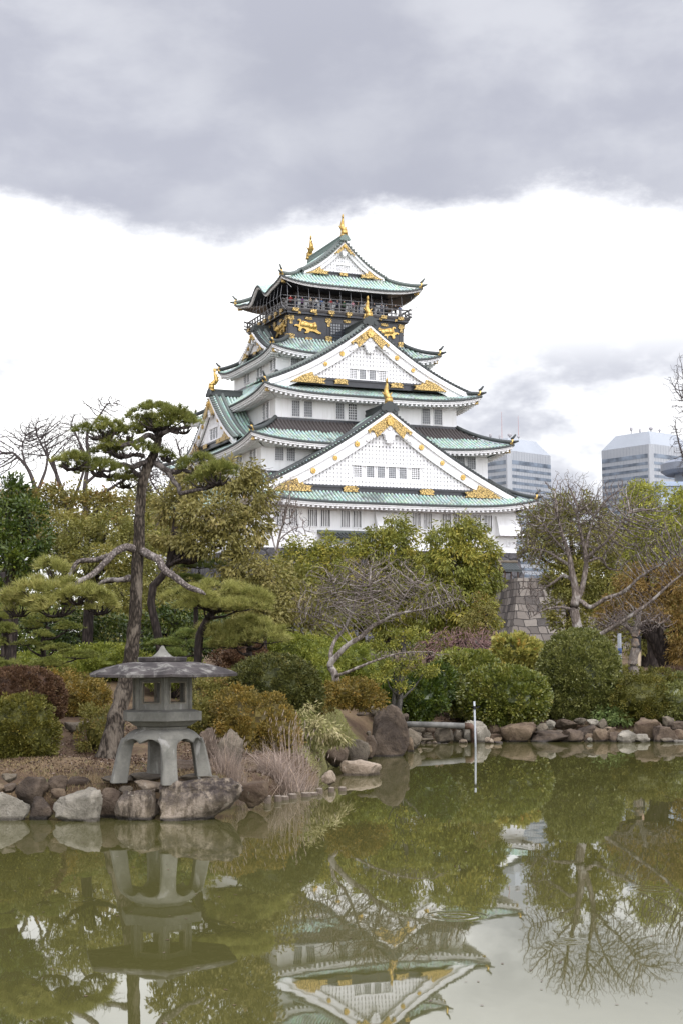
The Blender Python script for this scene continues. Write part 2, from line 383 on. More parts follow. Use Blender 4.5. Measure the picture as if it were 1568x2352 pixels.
L('petal_white', [(0,(0.630,0.630,0.578)),(1,(0.750,0.750,0.693))], .5, .2)
L('bud_twig', [(0,(0.105,0.058,0.053)),(.5,(0.179,0.105,0.097)),(1,(0.263,0.158,0.147))], .7, .1)
# ground and water
m = NT('ground'); co = m.coord(kind='World'); n1 = m.noise(co, .8, 6, .65); n2 = m.noise(co, 7, 6, .7); n3 = m.noise(co, 22, 5, .7)
c = m.mix(m.step(n1, .38, .62), (.065,.042,.028), (.135,.095,.058)); c = m.mix(m.step(n2, .5, .7, 0, .6), c, (.115,.105,.045)); c = m.mix(m.step(n3, .45, .75, 0, .5), c, (.05,.034,.024))
sx_ = m.n('ShaderNodeSeparateXYZ'); m.l(co, sx_.inputs[0])
msk = m.math('MULTIPLY', m.math('MULTIPLY', m.step(sx_.outputs[0], -2.4, -1.2), m.step(sx_.outputs[0], 1.2, 2.2, 1, 0)), m.math('MULTIPLY', m.step(sx_.outputs[1], 27, 28.5), m.step(sx_.outputs[1], 36, 38, 1, 0)))
c = m.mix(m.math('MULTIPLY', msk, m.step(n2, .3, .55, .35, .95)), c, m.mix(m.step(n3, .35, .65), (.10,.105,.032), (.21,.19,.085)))
c = m.mix(m.step(m.zpos(), -.02, .05, 1, 0), c, (.05,.045,.025))
m.col(c); m.bump(m.math('ADD', n2, n3), .6, .04); m.set(.95, 0, .1)
m = NT('pond_water'); co = m.coord((1, .45, 1), 'World')
wv = m.noise(co, 1.5, 3, .5, .3); wv2 = m.noise(co, .35, 2); wv3 = m.noise(co, 9, 2)
m.col(m.mix(m.step(m.noise(m.coord(kind='World'), .12, 3), .35, .65), (.057,.054,.017), (.067,.063,.021)))
m.bump(m.math('ADD', m.math('ADD', m.math('MULTIPLY', wv, .35), wv2), m.math('MULTIPLY', wv3, .012)), .055, .06)

rings = None; gpn = m.n('ShaderNodeNewGeometry')
for (rx_, ry_, w_) in ((.95,13.2,.34),(2.9,14.6,.3),(1.75,12.0,.2),(-2.4,14.2,.2)):   # rings left by a few rain drops
    dn = m.n('ShaderNodeVectorMath', operation='DISTANCE'); m.l(gpn.outputs['Position'], dn.inputs[0]); dn.inputs[1].default_value = (rx_, ry_, 0)
    e_ = m.step(dn.outputs['Value'], w_*.25, w_, 1, 0); wv_ = m.math('MULTIPLY', m.math('SINE', m.math('MULTIPLY', dn.outputs['Value'], 48.0)), e_)
    rings = wv_ if rings is None else m.math('ADD', rings, wv_)
bmp = [n for n in m.t.nodes if n.type == 'BUMP'][0]; b2_ = m.n('ShaderNodeBump'); m.l(rings, b2_.inputs['Height']); b2_.inputs['Strength'].default_value = .035; b2_.inputs['Distance'].default_value = .01
m.l(bmp.outputs[0], b2_.inputs['Normal']); m.l(b2_.outputs[0], m.b.inputs['Normal'])
m.set(.015, 0, .5); m.b.inputs['IOR'].default_value = 1.46
M = MATS
# ------------------------------------------------------------------ ground and pond
SHORE = np.array([(-60,21.6),(-12,21.6),(-4.74,21.55),(-2.62,21.45),(-1.55,21.9),(-1.25,23.3),(-.6,24.4),(.08,25.9),(.22,30.3),(.6,33.2),(1.35,34.8),(1.8,38.4),(3.37,39.6),(8.5,39.4),(14,39.2),(60,39.2)])
def shore_y(x): return np.interp(x, SHORE[:,0], SHORE[:,1])
_gc = []
for px, py, Y in [(100,1745,24.0),(250,1745,25.6),(400,1785,22.2),(60,1668,27.5),(165,1640,30.5),(480,1690,29),(630,1652,30),(595,1728,27.2),(700,1740,26.5),
                  (770,1562,33),(820,1665,33.2),(760,1690,31),(1150,1668,41),(1330,1658,44),(1500,1662,42.5),(960,1650,40.5),(1065,1640,43),
                  (1457,1545,52),(1325,1560,50),(690,1545,42),(240,1550,40),(1100,1560,50),(1500,1545,58),(40,1560,40)]:
    _gc.append(A(px, py, Y))
_gc += [np.array(p) for p in [(-30,60,2.0),(0,60,1.7),(30,60,1.6),(-20,30,1.2),(-12,24,.6),(20,45,.9),(-60,80,2.6),(60,80,2.2),(0,100,2.6),(-3.2,21.9,.40),(-1.9,22.1,.42),(-4.6,22.2,.36),(1.2,37,.55),(0.2,28,.38),(-.7,25.0,.30)]]
_gc = np.array(_gc)
def gz(x, y):
    x, y = np.broadcast_arrays(np.asarray(x, float), np.asarray(y, float)); sh = x.shape
    x, y = x.ravel(), y.ravel()
    d2 = (x[:,None]-_gc[:,0])**2 + (y[:,None]-_gc[:,1])**2 + .15
    w = 1/d2**1.6; base = (w*_gc[:,2]).sum(1)/w.sum(1)
    base = np.where(y > 110, 2.6, base)
    d = np.full(len(x), 1e9)
    for (xa, ya), (xb, yb) in zip(SHORE[:-1], SHORE[1:]):
        q = np.clip(((x-xa)*(xb-xa)+(y-ya)*(yb-ya))/((xb-xa)**2+(yb-ya)**2), 0, 1)
        d = np.minimum(d, np.hypot(x-xa-q*(xb-xa), y-ya-q*(yb-ya)))
    d = np.where(y > shore_y(x), d, -d)
    t = np.clip((d+.25)/np.interp(x, [-1.6,-.4,.2,1.6,2.6], [.75,1.3,2.2,2.3,2.5]), 0, 1); t = t*t*(3-2*t)
    z = -.9 + (base+.9)*t
    near = np.clip((2.6-y)/1.5, 0, 1)                      # the bank the viewer stands on
    z = np.maximum(z, -.9+1.4*near*near*(3-2*near))
    return z.reshape(sh)
gx = np.concatenate([-np.geomspace(3000,12,26), np.arange(-9.5,11.5,.16), np.geomspace(12,3000,26)])
gy = np.concatenate([-np.geomspace(600,4,10), np.arange(-3,18,1.0), np.arange(18,52,.16), np.geomspace(53,4000,34)])
GX, GY = np.meshgrid(gx, gy)
GZ = gz(GX, GY)
rough = np.array([mnoise.fractal(Vector((a*1.3, b*1.3, 0)), 1, 2, 4) for a, b in zip(GX.ravel(), GY.ravel())]).reshape(GX.shape)
GZ = GZ + np.where((GZ > .1) & (np.abs(GX) < 12) & (GY < 60), .05*rough, 0)
nyy, nxx = GX.shape
idx = np.arange(nyy*nxx).reshape(nyy, nxx)
Fg = np.stack([idx[:-1,:-1], idx[:-1,1:], idx[1:,1:], idx[1:,:-1]], -1).reshape(-1,4)
tag(link_mesh('ground', np.stack([GX,GY,GZ],-1), Fg, M['ground'], smooth=True), 'garden soil and dry grass around the pond', 'ground', kind='structure')
wx = np.linspace(-60, 60, 40); wy = np.linspace(-2, 60, 40); WX, WY = np.meshgrid(wx, wy)
idx = np.arange(1600).reshape(40, 40)
tag(link_mesh('pond_water', np.stack([WX,WY,WX*0],-1), np.stack([idx[:-1,:-1], idx[:-1,1:], idx[1:,1:], idx[1:,:-1]], -1).reshape(-1,4), M['pond_water'], smooth=True),
    'still murky olive green pond mirroring the trees and the tower', 'water', kind='structure')

# ------------------------------------------------------------------ castle keep
YAW, CX, CY = math.radians(22.8), -1.68, 185.0
castle = empty('castle_tower', (CX, CY, 0), 'white five-roofed castle keep with green copper roofs and gold ornaments above the trees', 'castle', rz=YAW)
SIDES = [('front', (1,0), (0,-1)), ('right', (0,1), (1,0)), ('back', (-1,0), (0,1)), ('left', (0,-1), (-1,0))]
PITCH = .43
RIB = [(-.135,0),(-.115,.09),(-.06,.16),(.06,.16),(.115,.09),(.135,0)]
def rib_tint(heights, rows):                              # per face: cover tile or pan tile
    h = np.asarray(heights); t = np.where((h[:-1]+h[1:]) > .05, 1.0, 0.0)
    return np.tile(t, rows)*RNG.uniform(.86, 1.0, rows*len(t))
def ribbed(a):
    cols = []
    k = int(math.ceil(a/PITCH))
    for i in range(-k, k+1):
        for o, h in RIB:
            s = i*PITCH+o
            if abs(s) <= a: cols.append((s, h))
    if not cols or cols[0][0] > -a: cols.insert(0, (-a, 0))
    if cols[-1][0] < a: cols.append((a, 0))
    return cols
def prof(v, k): return v*(1-k)+k*v*v
def kara(s, A_=1.25): return A_*(math.exp(-(s/1.75)**2) - .28*math.exp(-((abs(s)-3.0)/1.1)**2))
def hip_roof(We, Le, ze, Wi, Li, zi, up, mat, fascia, under, wallW, wallL, karaside=False, band=None, fh=.34, teeth=True, conc=.28):
    tn = []; rt, ev, dk = MB(), MB(), MB(); rf = MB(); hr, gd, ug = MB(), MB(), MB(); bn = MB()
    for nm, t, n in SIDES:
        a, be, ai, bi = (We, Le, Wi, Li) if nm in ('front','back') else (Le, We, Li, Wi)
        wl = wallL if nm in ('front','back') else wallW
        K = karaside and nm == 'left'
        P = lambda s, b, z: (t[0]*s+n[0]*b, t[1]*s+n[1]*b, z)
        zc = lambda s: ze + up*(abs(s)/a)**4.5 + (kara(s) if K else 0)
        nv = 9; cols = ribbed(a)
        G = np.zeros((nv, len(cols), 3)); vsplit = band if band else 2
        for j, (s, h) in enumerate(cols):
            vm = 1.0 if abs(s) <= ai else (a-abs(s))/(a-ai)
            for i in range(nv):
                v = vm*i/(nv-1)
                z = ze+(zi-ze)*prof(v, conc) + up*(abs(s)/a)**4.5*(1-v)**1.6 + (kara(s)*(1-v)**1.1 if K else 0)
                G[i, j] = P(s, be+(bi-be)*v, z+h)
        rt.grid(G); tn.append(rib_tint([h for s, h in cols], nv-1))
        # eave: dark tile edge, pale fascia boards, soffit, rafter ends
        m_ = max(24, int(a*2.2)); ss = np.linspace(-1, 1, m_+1)
        if K: ss = np.linspace(-1, 1, 81)
        def ring(off, dz): return [P(u*(a-off), be-off, zc(u*a)+dz) for u in ss]
        dk.grid(np.array([ring(.0,.10), ring(-.05,.02), ring(-.03,-.14), ring(.10,-.16)]))
        ev.grid(np.array([ring(.06,-.12), ring(.06,-.12-fh*.45), ring(.16,-.12-fh*.45), ring(.16,-.12-fh), ring(.34,-.12-fh)]))
        dsoff = be-wl+.1
        rings = [ring(.34,-.12-fh)]
        for q in (.5, 1.0):
            o = .34+(dsoff-.34)*q
            rings.append([P(u*(a-o), be-o, zc(u*a)*(1-q)+ (ze-.05)*q - .12-fh+ .10*q) for u in ss])
        bn.grid(np.array(rings))
        if teeth:
            k = int((a-.5)/.57)
            for i in range(-k, k+1):
                s = i*.57
                z = zc(s)-.12-fh
                c = np.array(P(s, be-.75, z-.09)); tt = np.array((*t,0)); nn = np.array((*n,0))
                rf.obox(c, tt*.13, nn*.48, np.array((0,0,.11)))
    # hip ridges with gold ends
    ends = []
    for sx in (1,-1):
        for sy in (1,-1):
            pts = []
            for v in np.linspace(.03, 1.0, 9):
                z = ze+(zi-ze)*prof(v, conc)+up*(1-v)**1.6+.28
                pts.append((sx*(We+(Wi-We)*v), sy*(Le+(Li-Le)*v), z))
            hr, gd, ug = MB(), MB(), MB(); ends.append((hr, gd, ug))
            hr.tube(pts, .25, 6)
            tip = np.array(pts[0]); d = nrm(np.array([sx, sy, 0.0]))
            gd.tube([tip-d*.22+np.array((0,0,-.18)), tip+d*.06+np.array((0,0,-.14))], [.24,.28], 8)
            gd.tube([tip+np.array((0,0,.0)), tip+np.array((0,0,.34))], [.22,.13], 8)
            hr.tube([tip-d*.15+np.array((0,0,.38)), tip+d*.12+np.array((0,0,.55)), tip+d*.42+np.array((0,0,.9))], [.15,.14,.10], 6)
            hr.tube([tip+d*.1, tip+d*.75+np.array((0,0,.12))], [.2,.1], 6)
            ug.obox(np.array((sx*(We-.55), sy*(Le-.55), ze+up*.86-.12-fh-.17)), d*.28, np.array((-d[1],d[0],0))*.16, np.array((0,0,.17)))
    o = link_mesh('roof', np.array(rt.v), rt.f, mat, castle, tint=np.concatenate(tn))
    dk.build('tile_edge', M['copper_dark'], o); ev.build('fascia', fascia, o); bn.build('soffit', under, o)
    if teeth: rf.build('rafter_ends', fascia, o)
    for hr, gd, ug in ends:
        hr.build('hip_ridge', M['copper_dark'] if mat is M['copper_tile'] else M['copper_tile'], o, True)
        gd.build('gold_ridge_end', M['gold'], o); ug.build('gold_corner_cap', M['gold_filigree'], o)
    return o
def storey(w, l, z0, z1, mat=None):
    b = MB(); b.box(-w, w, -l, l, z0, z1)
    return b.build('storey_wall', mat or M['plaster'], castle)
WALLS = [(16.3,17.5,13.9,19.2),(14.0,15.05,21.6,25.9),(11.33,12.45,28.0,32.0),(9.39,7.65,33.6,37.8)]
for w, l, z0, z1 in WALLS: storey(w, l, z0, z1)
ft, un = M['plaster_trim'], M['plaster']
hip_roof(17.85,20.0,18.85,14.0,15.05,22.3,1.05,M['copper_tile'],ft,un,16.3,17.5)
hip_roof(16.12,17.65,25.55,11.33,12.45,28.75,.95,M['copper_tile'],ft,un,14.0,15.05)
hip_roof(13.53,14.8,31.55,9.39,7.65,34.9,.95,M['copper_tile'],ft,un,11.33,12.45)
hip_roof(10.81,9.75,37.2,7.46,6.3,39.5,.85,M['copper_tile'],ft,un,9.39,7.65)
hip_roof(9.13,8.3,45.75,5.4,5.05,47.9,.75,M['copper_tile_bright'],M['plaster_trim'],M['black_lacquer'],6.0,5.0,karaside=True,fh=.22,teeth=False)
b = MB()                                                   # unpatinated lead flashing and brown tile strip under the third storey
for w, l, We, Le, zt, zb in [(11.33,12.45,16.12,17.65,28.75,25.55)]:
    for nm, t, n in SIDES:
        a, be, ai, bi = (We, Le, w, l) if nm in ('front','back') else (Le, We, l, w)
        P = lambda s, bb, z: (t[0]*s+n[0]*bb, t[1]*s+n[1]*bb, z)
        cols = ribbed(a); keep = [(s,h) for s,h in cols if abs(s) < ai+(a-ai)*.5]
        G = np.zeros((4, len(keep), 3))
        for j, (s, h) in enumerate(keep):
            v0 = .56+.02*math.sin(s*2.1)+.03*math.sin(math.floor(s/PITCH+.5)*7.3); vm = 1.0 if abs(s) <= ai else (a-abs(s))/(a-ai)
            for i in range(4):
                v = min(vm, v0+(1-v0)*i/3)
                G[i,j] = P(s, be+(bi-be)*v, zb+(zt-zb)*prof(v,.28)+.95*(abs(s)/a)**4.5*(1-v)**1.6+h+.015)
        b.grid(G)
b.build('brown_roof_strip', M['roof_brown'], castle)
b = MB()
for w, l, z in [(14.0,15.05,22.3),(11.33,12.45,28.75),(9.39,7.65,34.9)]:
    b.box(-w-.12, w+.12, -l-.12, -l+.02, z-.15, z+.28); b.box(-w-.12, w+.12, l-.02, l+.12, z-.15, z+.28)
    b.box(-w-.12, -w+.02, -l+.025, l-.025, z-.15, z+.28); b.box(w-.02, w+.12, -l+.025, l-.025, z-.15, z+.28)
b.build('wall_flashing', M['black_lacquer'], castle)

# windows: a dark or papered pane set into the wall, frame, bars as a sub-part
def face_fn(side, dist):
    nm, t, n = [q for q in SIDES if q[0] == side][0]
    return lambda u, d, z: (t[0]*u+n[0]*(dist+d), t[1]*u+n[1]*(dist+d), z)
def bx(b, fn, u0, u1, d0, d1, z0, z1): b.prism([(u0,z0),(u1,z0),(u1,z1),(u0,z1)], lambda u, d, w: fn(u, d, w), d0, d1)
def window(fn, u0, u1, z0, z1, style='lattice', pane='window_shoji', parent=None):
    b = MB(); bx(b, fn, u0, u1, -.02, .012, z0, z1)
    o = b.build('window', M[pane], parent or castle)
    f = MB(); e = .07
    for q in ((u0-e,u0,z0-e,z1+e),(u1,u1+e,z0-e,z1+e),(u0,u1,z0-e,z0),(u0,u1,z1,z1+e)): bx(f, fn, q[0], q[1], -.01, .13, q[2], q[3])
    f.build('window_frame', M['black_lacquer' if style == 'dark' else 'plaster_trim'], o)
    g = MB(); W = u1-u0; H = z1-z0
    if style == 'bars':
        for i in range(1, 5):
            c = u0+W*i/5; bx(g, fn, c-.045, c+.045, .02, .09, z0, z1)
    else:
        nu, nz = (4, 6) if H/W > 1.2 else (4, 5)
        for i in range(1, nu): c = u0+W*i/nu; bx(g, fn, c-.035, c+.035, .02, .07, z0, z1)
        for i in range(1, nz): c = z0+H*i/nz; bx(g, fn, u0, u1, .072, .11, c-.03, c+.03)
    g.build('window_bars', M['black_lacquer'] if style == 'dark' else M['plaster_trim'] if (style == 'bars' or pane == 'window_dark') else M['lattice_grey'], o)
    return o
fn = face_fn('front', 17.5)
for u0, u1 in [(-13.1,-10.78),(-9.47,-6.93),(-5.57,-3.25),(3.08,5.39),(6.79,9.25),(10.68,13.07)]:
    g = .24; mid = (u0+u1)/2
    for a_, b_ in ((u0, mid-g), (mid+g, u1)): window(fn, a_, b_, 16.36, 18.18, 'bars', 'window_dark')
fn = face_fn('front', 15.05)
for u0, u1 in [(-12.38,-11.39),(-11.02,-10.04),(9.92,10.93),(11.28,12.36)]: window(fn, u0, u1, 23.75, 25.3)
fn = face_fn('front', 12.45)
for u0, u1, p in [(-9.4,-8.46,0),(-7.92,-6.94,0),(-4.04,-3.07,0),(-2.51,-1.51,1),(2.71,3.7,0),(6.81,7.83,0),(8.35,9.4,0)]:
    window(fn, u0, u1, 29.2, 31.0, 'lattice', 'window_dark' if p else 'window_shoji')
fn = face_fn('front', 7.65)
for u0, u1 in [(-7.66,-6.71),(6.7,7.65)]: window(fn, u0, u1, 35.75, 36.95)
fn = face_fn('left', 9.39)
for c in (6.65, 2.05, -2.65):
    for q in (-.55, .55): window(fn, c+q-.4, c+q+.4, 35.5, 37.0)
fn = face_fn('left', 11.33)
for c in (9.5,):
    for q in (-.6, .6): window(fn, c+q-.42, c+q+.42, 29.2, 31.0)
fn = face_fn('left', 14.0)
for c in (12.6, 8.0):
    for q in (-.6, .6): window(fn, c+q-.42, c+q+.42, 23.75, 25.3)
# flared drop-stone bay at the lower right corner, and a small porch roof over the entrance
b = MB(); fn = face_fn('front', 17.5)
poly = [(.0,18.0),(.0,16.05),(1.35,16.05),(1.35,16.25),(.35,18.0)]
def bay(u0, u1):
    V = [(u, -17.5-d, z) for u in (u0,u1) for d, z in ((0.0,18.1),(.25,18.1),(1.1,16.0),(0.0,16.0))]
    b.add(V, [(0,1,2,3),(7,6,5,4),(1,0,4,5),(2,1,5,6),(3,2,6,7),(0,3,7,4)])
for q in ((-16.28,-13.55),(-1.6,1.2)): bay(*q); b.build('stone_drop_bay', M['plaster'], castle); b = MB()
bay(13.55, 16.28)
V = [(16.3+d, y, z) for y in (-17.48,-14.0) for d, z in ((0.0,18.1),(.25,18.1),(1.1,16.0),(0.0,16.0))]
b.add(V, [(3,2,1,0),(4,5,6,7),(5,4,0,1),(6,5,1,2),(7,6,2,3),(4,7,3,0)])
b.build('stone_drop_bay', M['plaster'], castle)
b = MB(); bx(b, fn, 13.5, 16.6, 0, 1.2, 15.82, 15.99); b.build('bay_sill', M['plaster_trim'], castle)
for u in (15.2, -8.6): window(fn, u-.16, u+.16, 14.75, 15.2, 'bars', 'window_dark')
G = np.zeros((5, 60, 3)); pr = MB()
cols = ribbed(3.2)
G = np.array([[(-5.2+s, -17.5-2.6*q, 15.75-1.15*q+.25*q*q+h) for s, h in cols] for q in np.linspace(0,1,5)])
pr.grid(G); po = pr.build('porch_roof', M['copper_dark'], castle)
b = MB(); bx(b, fn, -8.4, -2.0, 0, .35, 15.6, 15.95); bx(b, fn, -8.35, -2.05, 2.35, 2.6, 14.45, 14.75); b.build('porch_ridge', M['copper_tile'], po)
b = MB(); bx(b, fn, -7.9, -2.5, 0, 2.1, 13.9, 14.6); b.build('porch_wall', M['plaster'], po)

# ---- gables
def rosette(b, fn, u, z, r, d, petals=8):
    k = petals*4; poly = [(u+r*(1+.10*math.cos(petals*t))*math.cos(t), z+r*(1+.10*math.cos(petals*t))*math.sin(t)) for t in np.arange(k)*2*math.pi/k]
    b.prism(poly, fn, d-.05, d+.10)
    b.prism([(u+r*.35*math.cos(t), z+r*.35*math.sin(t)) for t in np.arange(8)*math.pi/4], fn, d+.10, d+.17)
def shachi(b, c, d, s=1.0):
    """gold fish finial: bell shaped block, body curling up, tail fan, fins. d = horizontal facing direction"""
    c = np.array(c, float); d = nrm(np.array([d[0], d[1], 0.0])); sd = np.array([-d[1], d[0], 0]); up = np.array([0,0,1.0])
    for z0, z1, w0, w1 in ((0,.28,.50,.43),(.28,.85,.40,.33),(.85,1.05,.37,.20)):
        P = [c+s*(i*w*sd + j*.30*d + z*up) for z, w in ((z0,w0),(z1,w1)) for i, j in ((-1,-1),(1,-1),(1,1),(-1,1))]
        b.add(P, [(0,3,2,1),(4,5,6,7),(0,1,5,4),(1,2,6,5),(2,3,7,6),(3,0,4,7)])
    for q in (-.2, 0, .2): b.obox(c+s*(q*sd+.31*d+.5*up), sd*.035*s, d*.03*s, up*.25*s)
    bc = c - d*.55*s
    pts = [bc+s*(x*d+z*up) for x, z in ((.62,.42),(.45,.55),(.12,.72),(-.12,1.05),(-.10,1.42),(.06,1.75),(.12,2.05),(.05,2.35))]
    pts = [p+s*up*.45 for p in pts]
    b.tube(pts, np.array([.16,.30,.36,.33,.27,.20,.13,.06])*s, 10)
    for a_ in (-.5, -.1, .3):                                # tail fan
        b.tube([pts[-2], pts[-2]+s*(.35*math.cos(a_)*up+.3*math.sin(a_)*d), pts[-2]+s*(.72*math.cos(a_)*up+.62*math.sin(a_)*d)], np.array([.10,.10,.02])*s, 6)
    for q in (2,3,4,5):                                      # dorsal spikes and side fins
        b.tube([pts[q]-d*.2*s, pts[q]-d*.55*s+up*.18*s], np.array([.12,.015])*s, 5)
    for sg in (-1, 1):
        b.tube([pts[2]+sd*sg*.25*s, pts[2]+s*(sd*sg*.62+up*.42)], np.array([.14,.03])*s, 5)
def gable(side, d, ur, zf, zr, k, hb, over, backfn, zb, wb, goldw, nwin, wz, mat, ridge_back, s=1.0, lattice='grid', wsp=None, shach=True, ros=3, deco=True, pane=None, vd='copper_dark', ridge_d0=None):
    fn = face_fn(side, d); nm, t, n = [q for q in SIDES if q[0] == side][0]
    H = zr-zf
    def C(u): q = min(1.15, abs(u)/ur); return zr - H*(q*(1+k)-k*q*q)
    inv = lambda z: max(0.0, min(ur, next((u for u in np.arange(0, ur, .05) if C(u)-hb < z), ur)))
    g = empty('gable', (0,0,0), None, None); g.parent = castle
    # roof slopes, ribs running down them
    rt, vg, kd = MB(), MB(), MB(); tn = []
    depth0 = over
    for sg in (1,-1):
        us = np.linspace(.0, ur, 15)
        dmax = max(backfn(u) for u in us); cols = []
        i = 0
        while depth0-.5-i*PITCH > -dmax:
            for o, h in RIB: cols.append((depth0-.5-i*PITCH-o, h))
            i += 1
        Gm = np.array([[fn(sg*u, max(dd, -backfn(u)), C(u)+.30+h) for dd, h in cols] for u in us]); rt.grid(Gm if sg > 0 else Gm[:, ::-1]); tn.append(rib_tint([h for dd, h in (cols if sg > 0 else cols[::-1])], 14))
        # verge: flat strip with short cross tiles, their round ends showing along the edge
        Vg = np.array([[fn(sg*u, dd, C(u)+zz) for dd, zz in ((depth0-.45,.36),(depth0,.30),(depth0+.02,.10),(depth0-.3,.05))] for u in us]); vg.grid(Vg)
        L_ = 0
        uu = np.linspace(.15, ur-.05, int(math.hypot(ur, H)/.40))
        for u in uu: vg.tube([fn(sg*u, depth0-.5, C(u)+.36), fn(sg*u, depth0+.09, C(u)+.30)], .135, 6)
        for dd, r in ((depth0-.75,.20),(depth0-1.55,.24)):
            kd.tube([fn(sg*u, dd, C(u)+.30+r) for u in us], r, 6)
    o = g; link_mesh('gable_roof', np.array(rt.v), rt.f, mat, g, tint=np.concatenate(tn)); vg.build('verge_tiles', M[vd], o); kd.build('descending_ridge', M['copper_tile'] if side == 'left' or d < 13 else M['copper_dark'], o, True)
    # ridge
    rg = MB(); z0 = zr+.2
    for (w, h0, h1) in ((.42,0,.32),(.34,.32,.62),(.40,.62,.80)):
        rg.prism([(-w*s,z0+h0),(w*s,z0+h0),(w*s,z0+h1),(-w*s,z0+h1)], fn, -ridge_back, depth0-.05)
    rg.prism([(.75*s*math.cos(a_)*(1.15 if abs(math.sin(a_)) < .5 else .9), z0+.35+.62*s*math.sin(a_)) for a_ in np.arange(16)*math.pi/8], fn, depth0-.04, depth0+.14)
    for sg in (-1,1): rg.prism([(sg*(.78+.30*math.cos(a_))*s, z0+.12+.30*s*math.sin(a_)) for a_ in np.arange(12)*math.pi/6], fn, depth0+.0, depth0+.2)
    rg.build('ridge', M['copper_tile_bright' if d < 6 else 'copper_dark'], o)
    if shach:
        b = MB(); shachi(b, np.array(fn(0, depth0-.25, z0+.55)), n, 1.0*s if s > .8 else .9); b.build('gold_fish_finial', M['gold'], g, True)
    # barge boards
    bb = MB(); us = np.linspace(0, ur-.25, 14)
    for sg in (1,-1):
        top = [(sg*u, C(u)+.08) for u in us]; bot = [(sg*u, C(u)-hb*(1-.25*(u/ur)**3)) for u in us]
        bb.prism(top+bot[::-1], fn, .28, .52); 
        top2 = [(sg*u, C(u)+.10) for u in us]; bot2 = [(sg*u, C(u)-hb*.32) for u in us]
        bb.prism(top2+bot2[::-1], fn, .50, .74)
    bb.build('barge_board', M['plaster_trim'], g)
    # wall with its lattice
    wl = MB(); us = np.linspace(-wb, wb, 31)
    wl.prism([(-wb,zb),(wb,zb)]+[(u, max(zb+.05, C(u)-hb*.5)) for u in us[::-1]], fn, -.6, -.02)
    wz0, wz1 = wz; ww = wsp[0] if wsp else 0
    pit = .42 if s > .8 else .34
    lt = MB(); kk = int(wb/pit)
    for i in range(-kk, kk+1):
        u = i*pit; zt = C(u)-hb+.15
        if zt > zb+.1:
            if nwin and abs(u) < ww+.2:
                bx(lt, fn, u-.13, u+.13, -.02, .16, zb, wz0-.25)
                if zt > wz1+.3: bx(lt, fn, u-.13, u+.13, -.02, .16, wz1+.3, zt)
            else: bx(lt, fn, u-.13, u+.13, -.02, .16, zb, zt)
    if lattice == 'grid':
        z = zb+.2
        while z < zr-hb:
            u = inv(z)
            if not (nwin and wz0-.3 < z < wz1+.4): bx(lt, fn, -u, u, -.02, .13, z-.11, z+.11)
            elif u > ww+.25:
                bx(lt, fn, -u, -ww-.2, -.02, .13, z-.11, z+.11); bx(lt, fn, ww+.2, u, -.02, .13, z-.11, z+.11)
            z += .45
    if nwin:
        bx(lt, fn, -ww-.2, ww+.2, -.02, .19, wz1+.02, wz1+.30); bx(lt, fn, -ww-.2, ww+.2, -.02, .19, wz0-.27, wz0-.02)
    wl.build('gable_wall', M['plaster'], g); lt.build('lattice', M['plaster_trim'], g)
    if nwin:
        for u0, u1, p in wsp[1]: window(fn, u0, u1, wz0, wz1, 'lattice', p)
    # black base band with gold plates
    bd = MB(); bx(bd, fn, -wb-.4, wb+.4, -.1, .22, zb-.95*s, zb-.012); bx(bd, fn, -wb+.2, wb-.2, .2, .34, zb-.28*s, zb-.02)
    bd.build('base_band', M['black_lacquer'], g); bdo = g
    for u in ((-wb*.38, wb*.38) if wb > 6 else (0.0,)):
        q = .95*s if wb > 6 else .55; gp = MB()
        gp.prism([(u-q,zb-.72*s),(u+q,zb-.72*s),(u+q*.8,zb-.55*s),(u+q,zb-.32*s),(u+q*.6,zb-.08*s),(u-q*.6,zb-.08*s),(u-q,zb-.32*s),(u-q*.8,zb-.55*s)], fn, .36, .46); gp.build('gold_plate', M['gold_filigree'], bdo)
    # gold at the peak and at both feet
    gm = MB(); q = 1.0*s if s > .7 else .78*s
    top = C(0)-.30*q
    arm = lambda u: C(u)-.28*q
    for sg in (1,-1):
        us2 = np.linspace(0, 2.75*q, 8)
        lo = [(2.75,-.06),(2.45,-.55),(2.2,-.30),(1.95,-.62),(1.75,-1.50),(1.62,-1.95),(0,-1.5)]
        poly = [(sg*u, arm(u)) for u in us2] + [(sg*a_*q, (arm(a_*q) if a_ > 1.9 else C(0)-.3*q-abs(a_)*q*.72)+b_*q*(1 if a_ > 1.9 else .78)) for a_, b_ in lo[1:]]
        gm.prism(poly if sg > 0 else poly[::-1], fn, .72, .86)
    gm.build('gold_peak_fretwork', M['gold_filigree'], g)
    for sg in (1,-1):
        gm = MB()
        # foot
        x1 = goldw; x0 = goldw-4.4*s; zt = zb-.9*s
        fp = [(x1+.1, zt+.02), (x0-.2, zt+.02), (x0+.05, zt+.34*s), (x0-.25, zt+.62*s), (x0+.75*s, zt+.72*s), (x0+.9*s, zt+1.0*s), (x0+1.3*s, zt+.86*s), (x0+1.55*s, zt+1.45*s), (x0+2.9*s, min(zt+.95*s, C(x0+2.9*s)-.45))]
        fp = [(sg*u, z) for u, z in fp]
        gm.prism(fp[::-1] if sg > 0 else fp, fn, .55, .80)
        gm.build('gold_foot_fretwork', M['gold_filigree'], g)
    def ros_(*a_): rs = MB(); rosette(rs, fn, *a_); rs.build('gold_rosette', M['gold'], g)
    ros_(0, C(0)-1.15*q, .44*q, .9, 10)
    for i in range(ros):
        u = 3.0*s+(goldw-4.0*s-3.0*s)*(i+.35)/max(1, ros-.35)
        for sg in (1,-1): ros_(sg*u, C(u)-hb*.62, (.30 if i % 2 == 0 else .26)*max(s,.7), .58, 8 if i % 2 == 0 else 6)
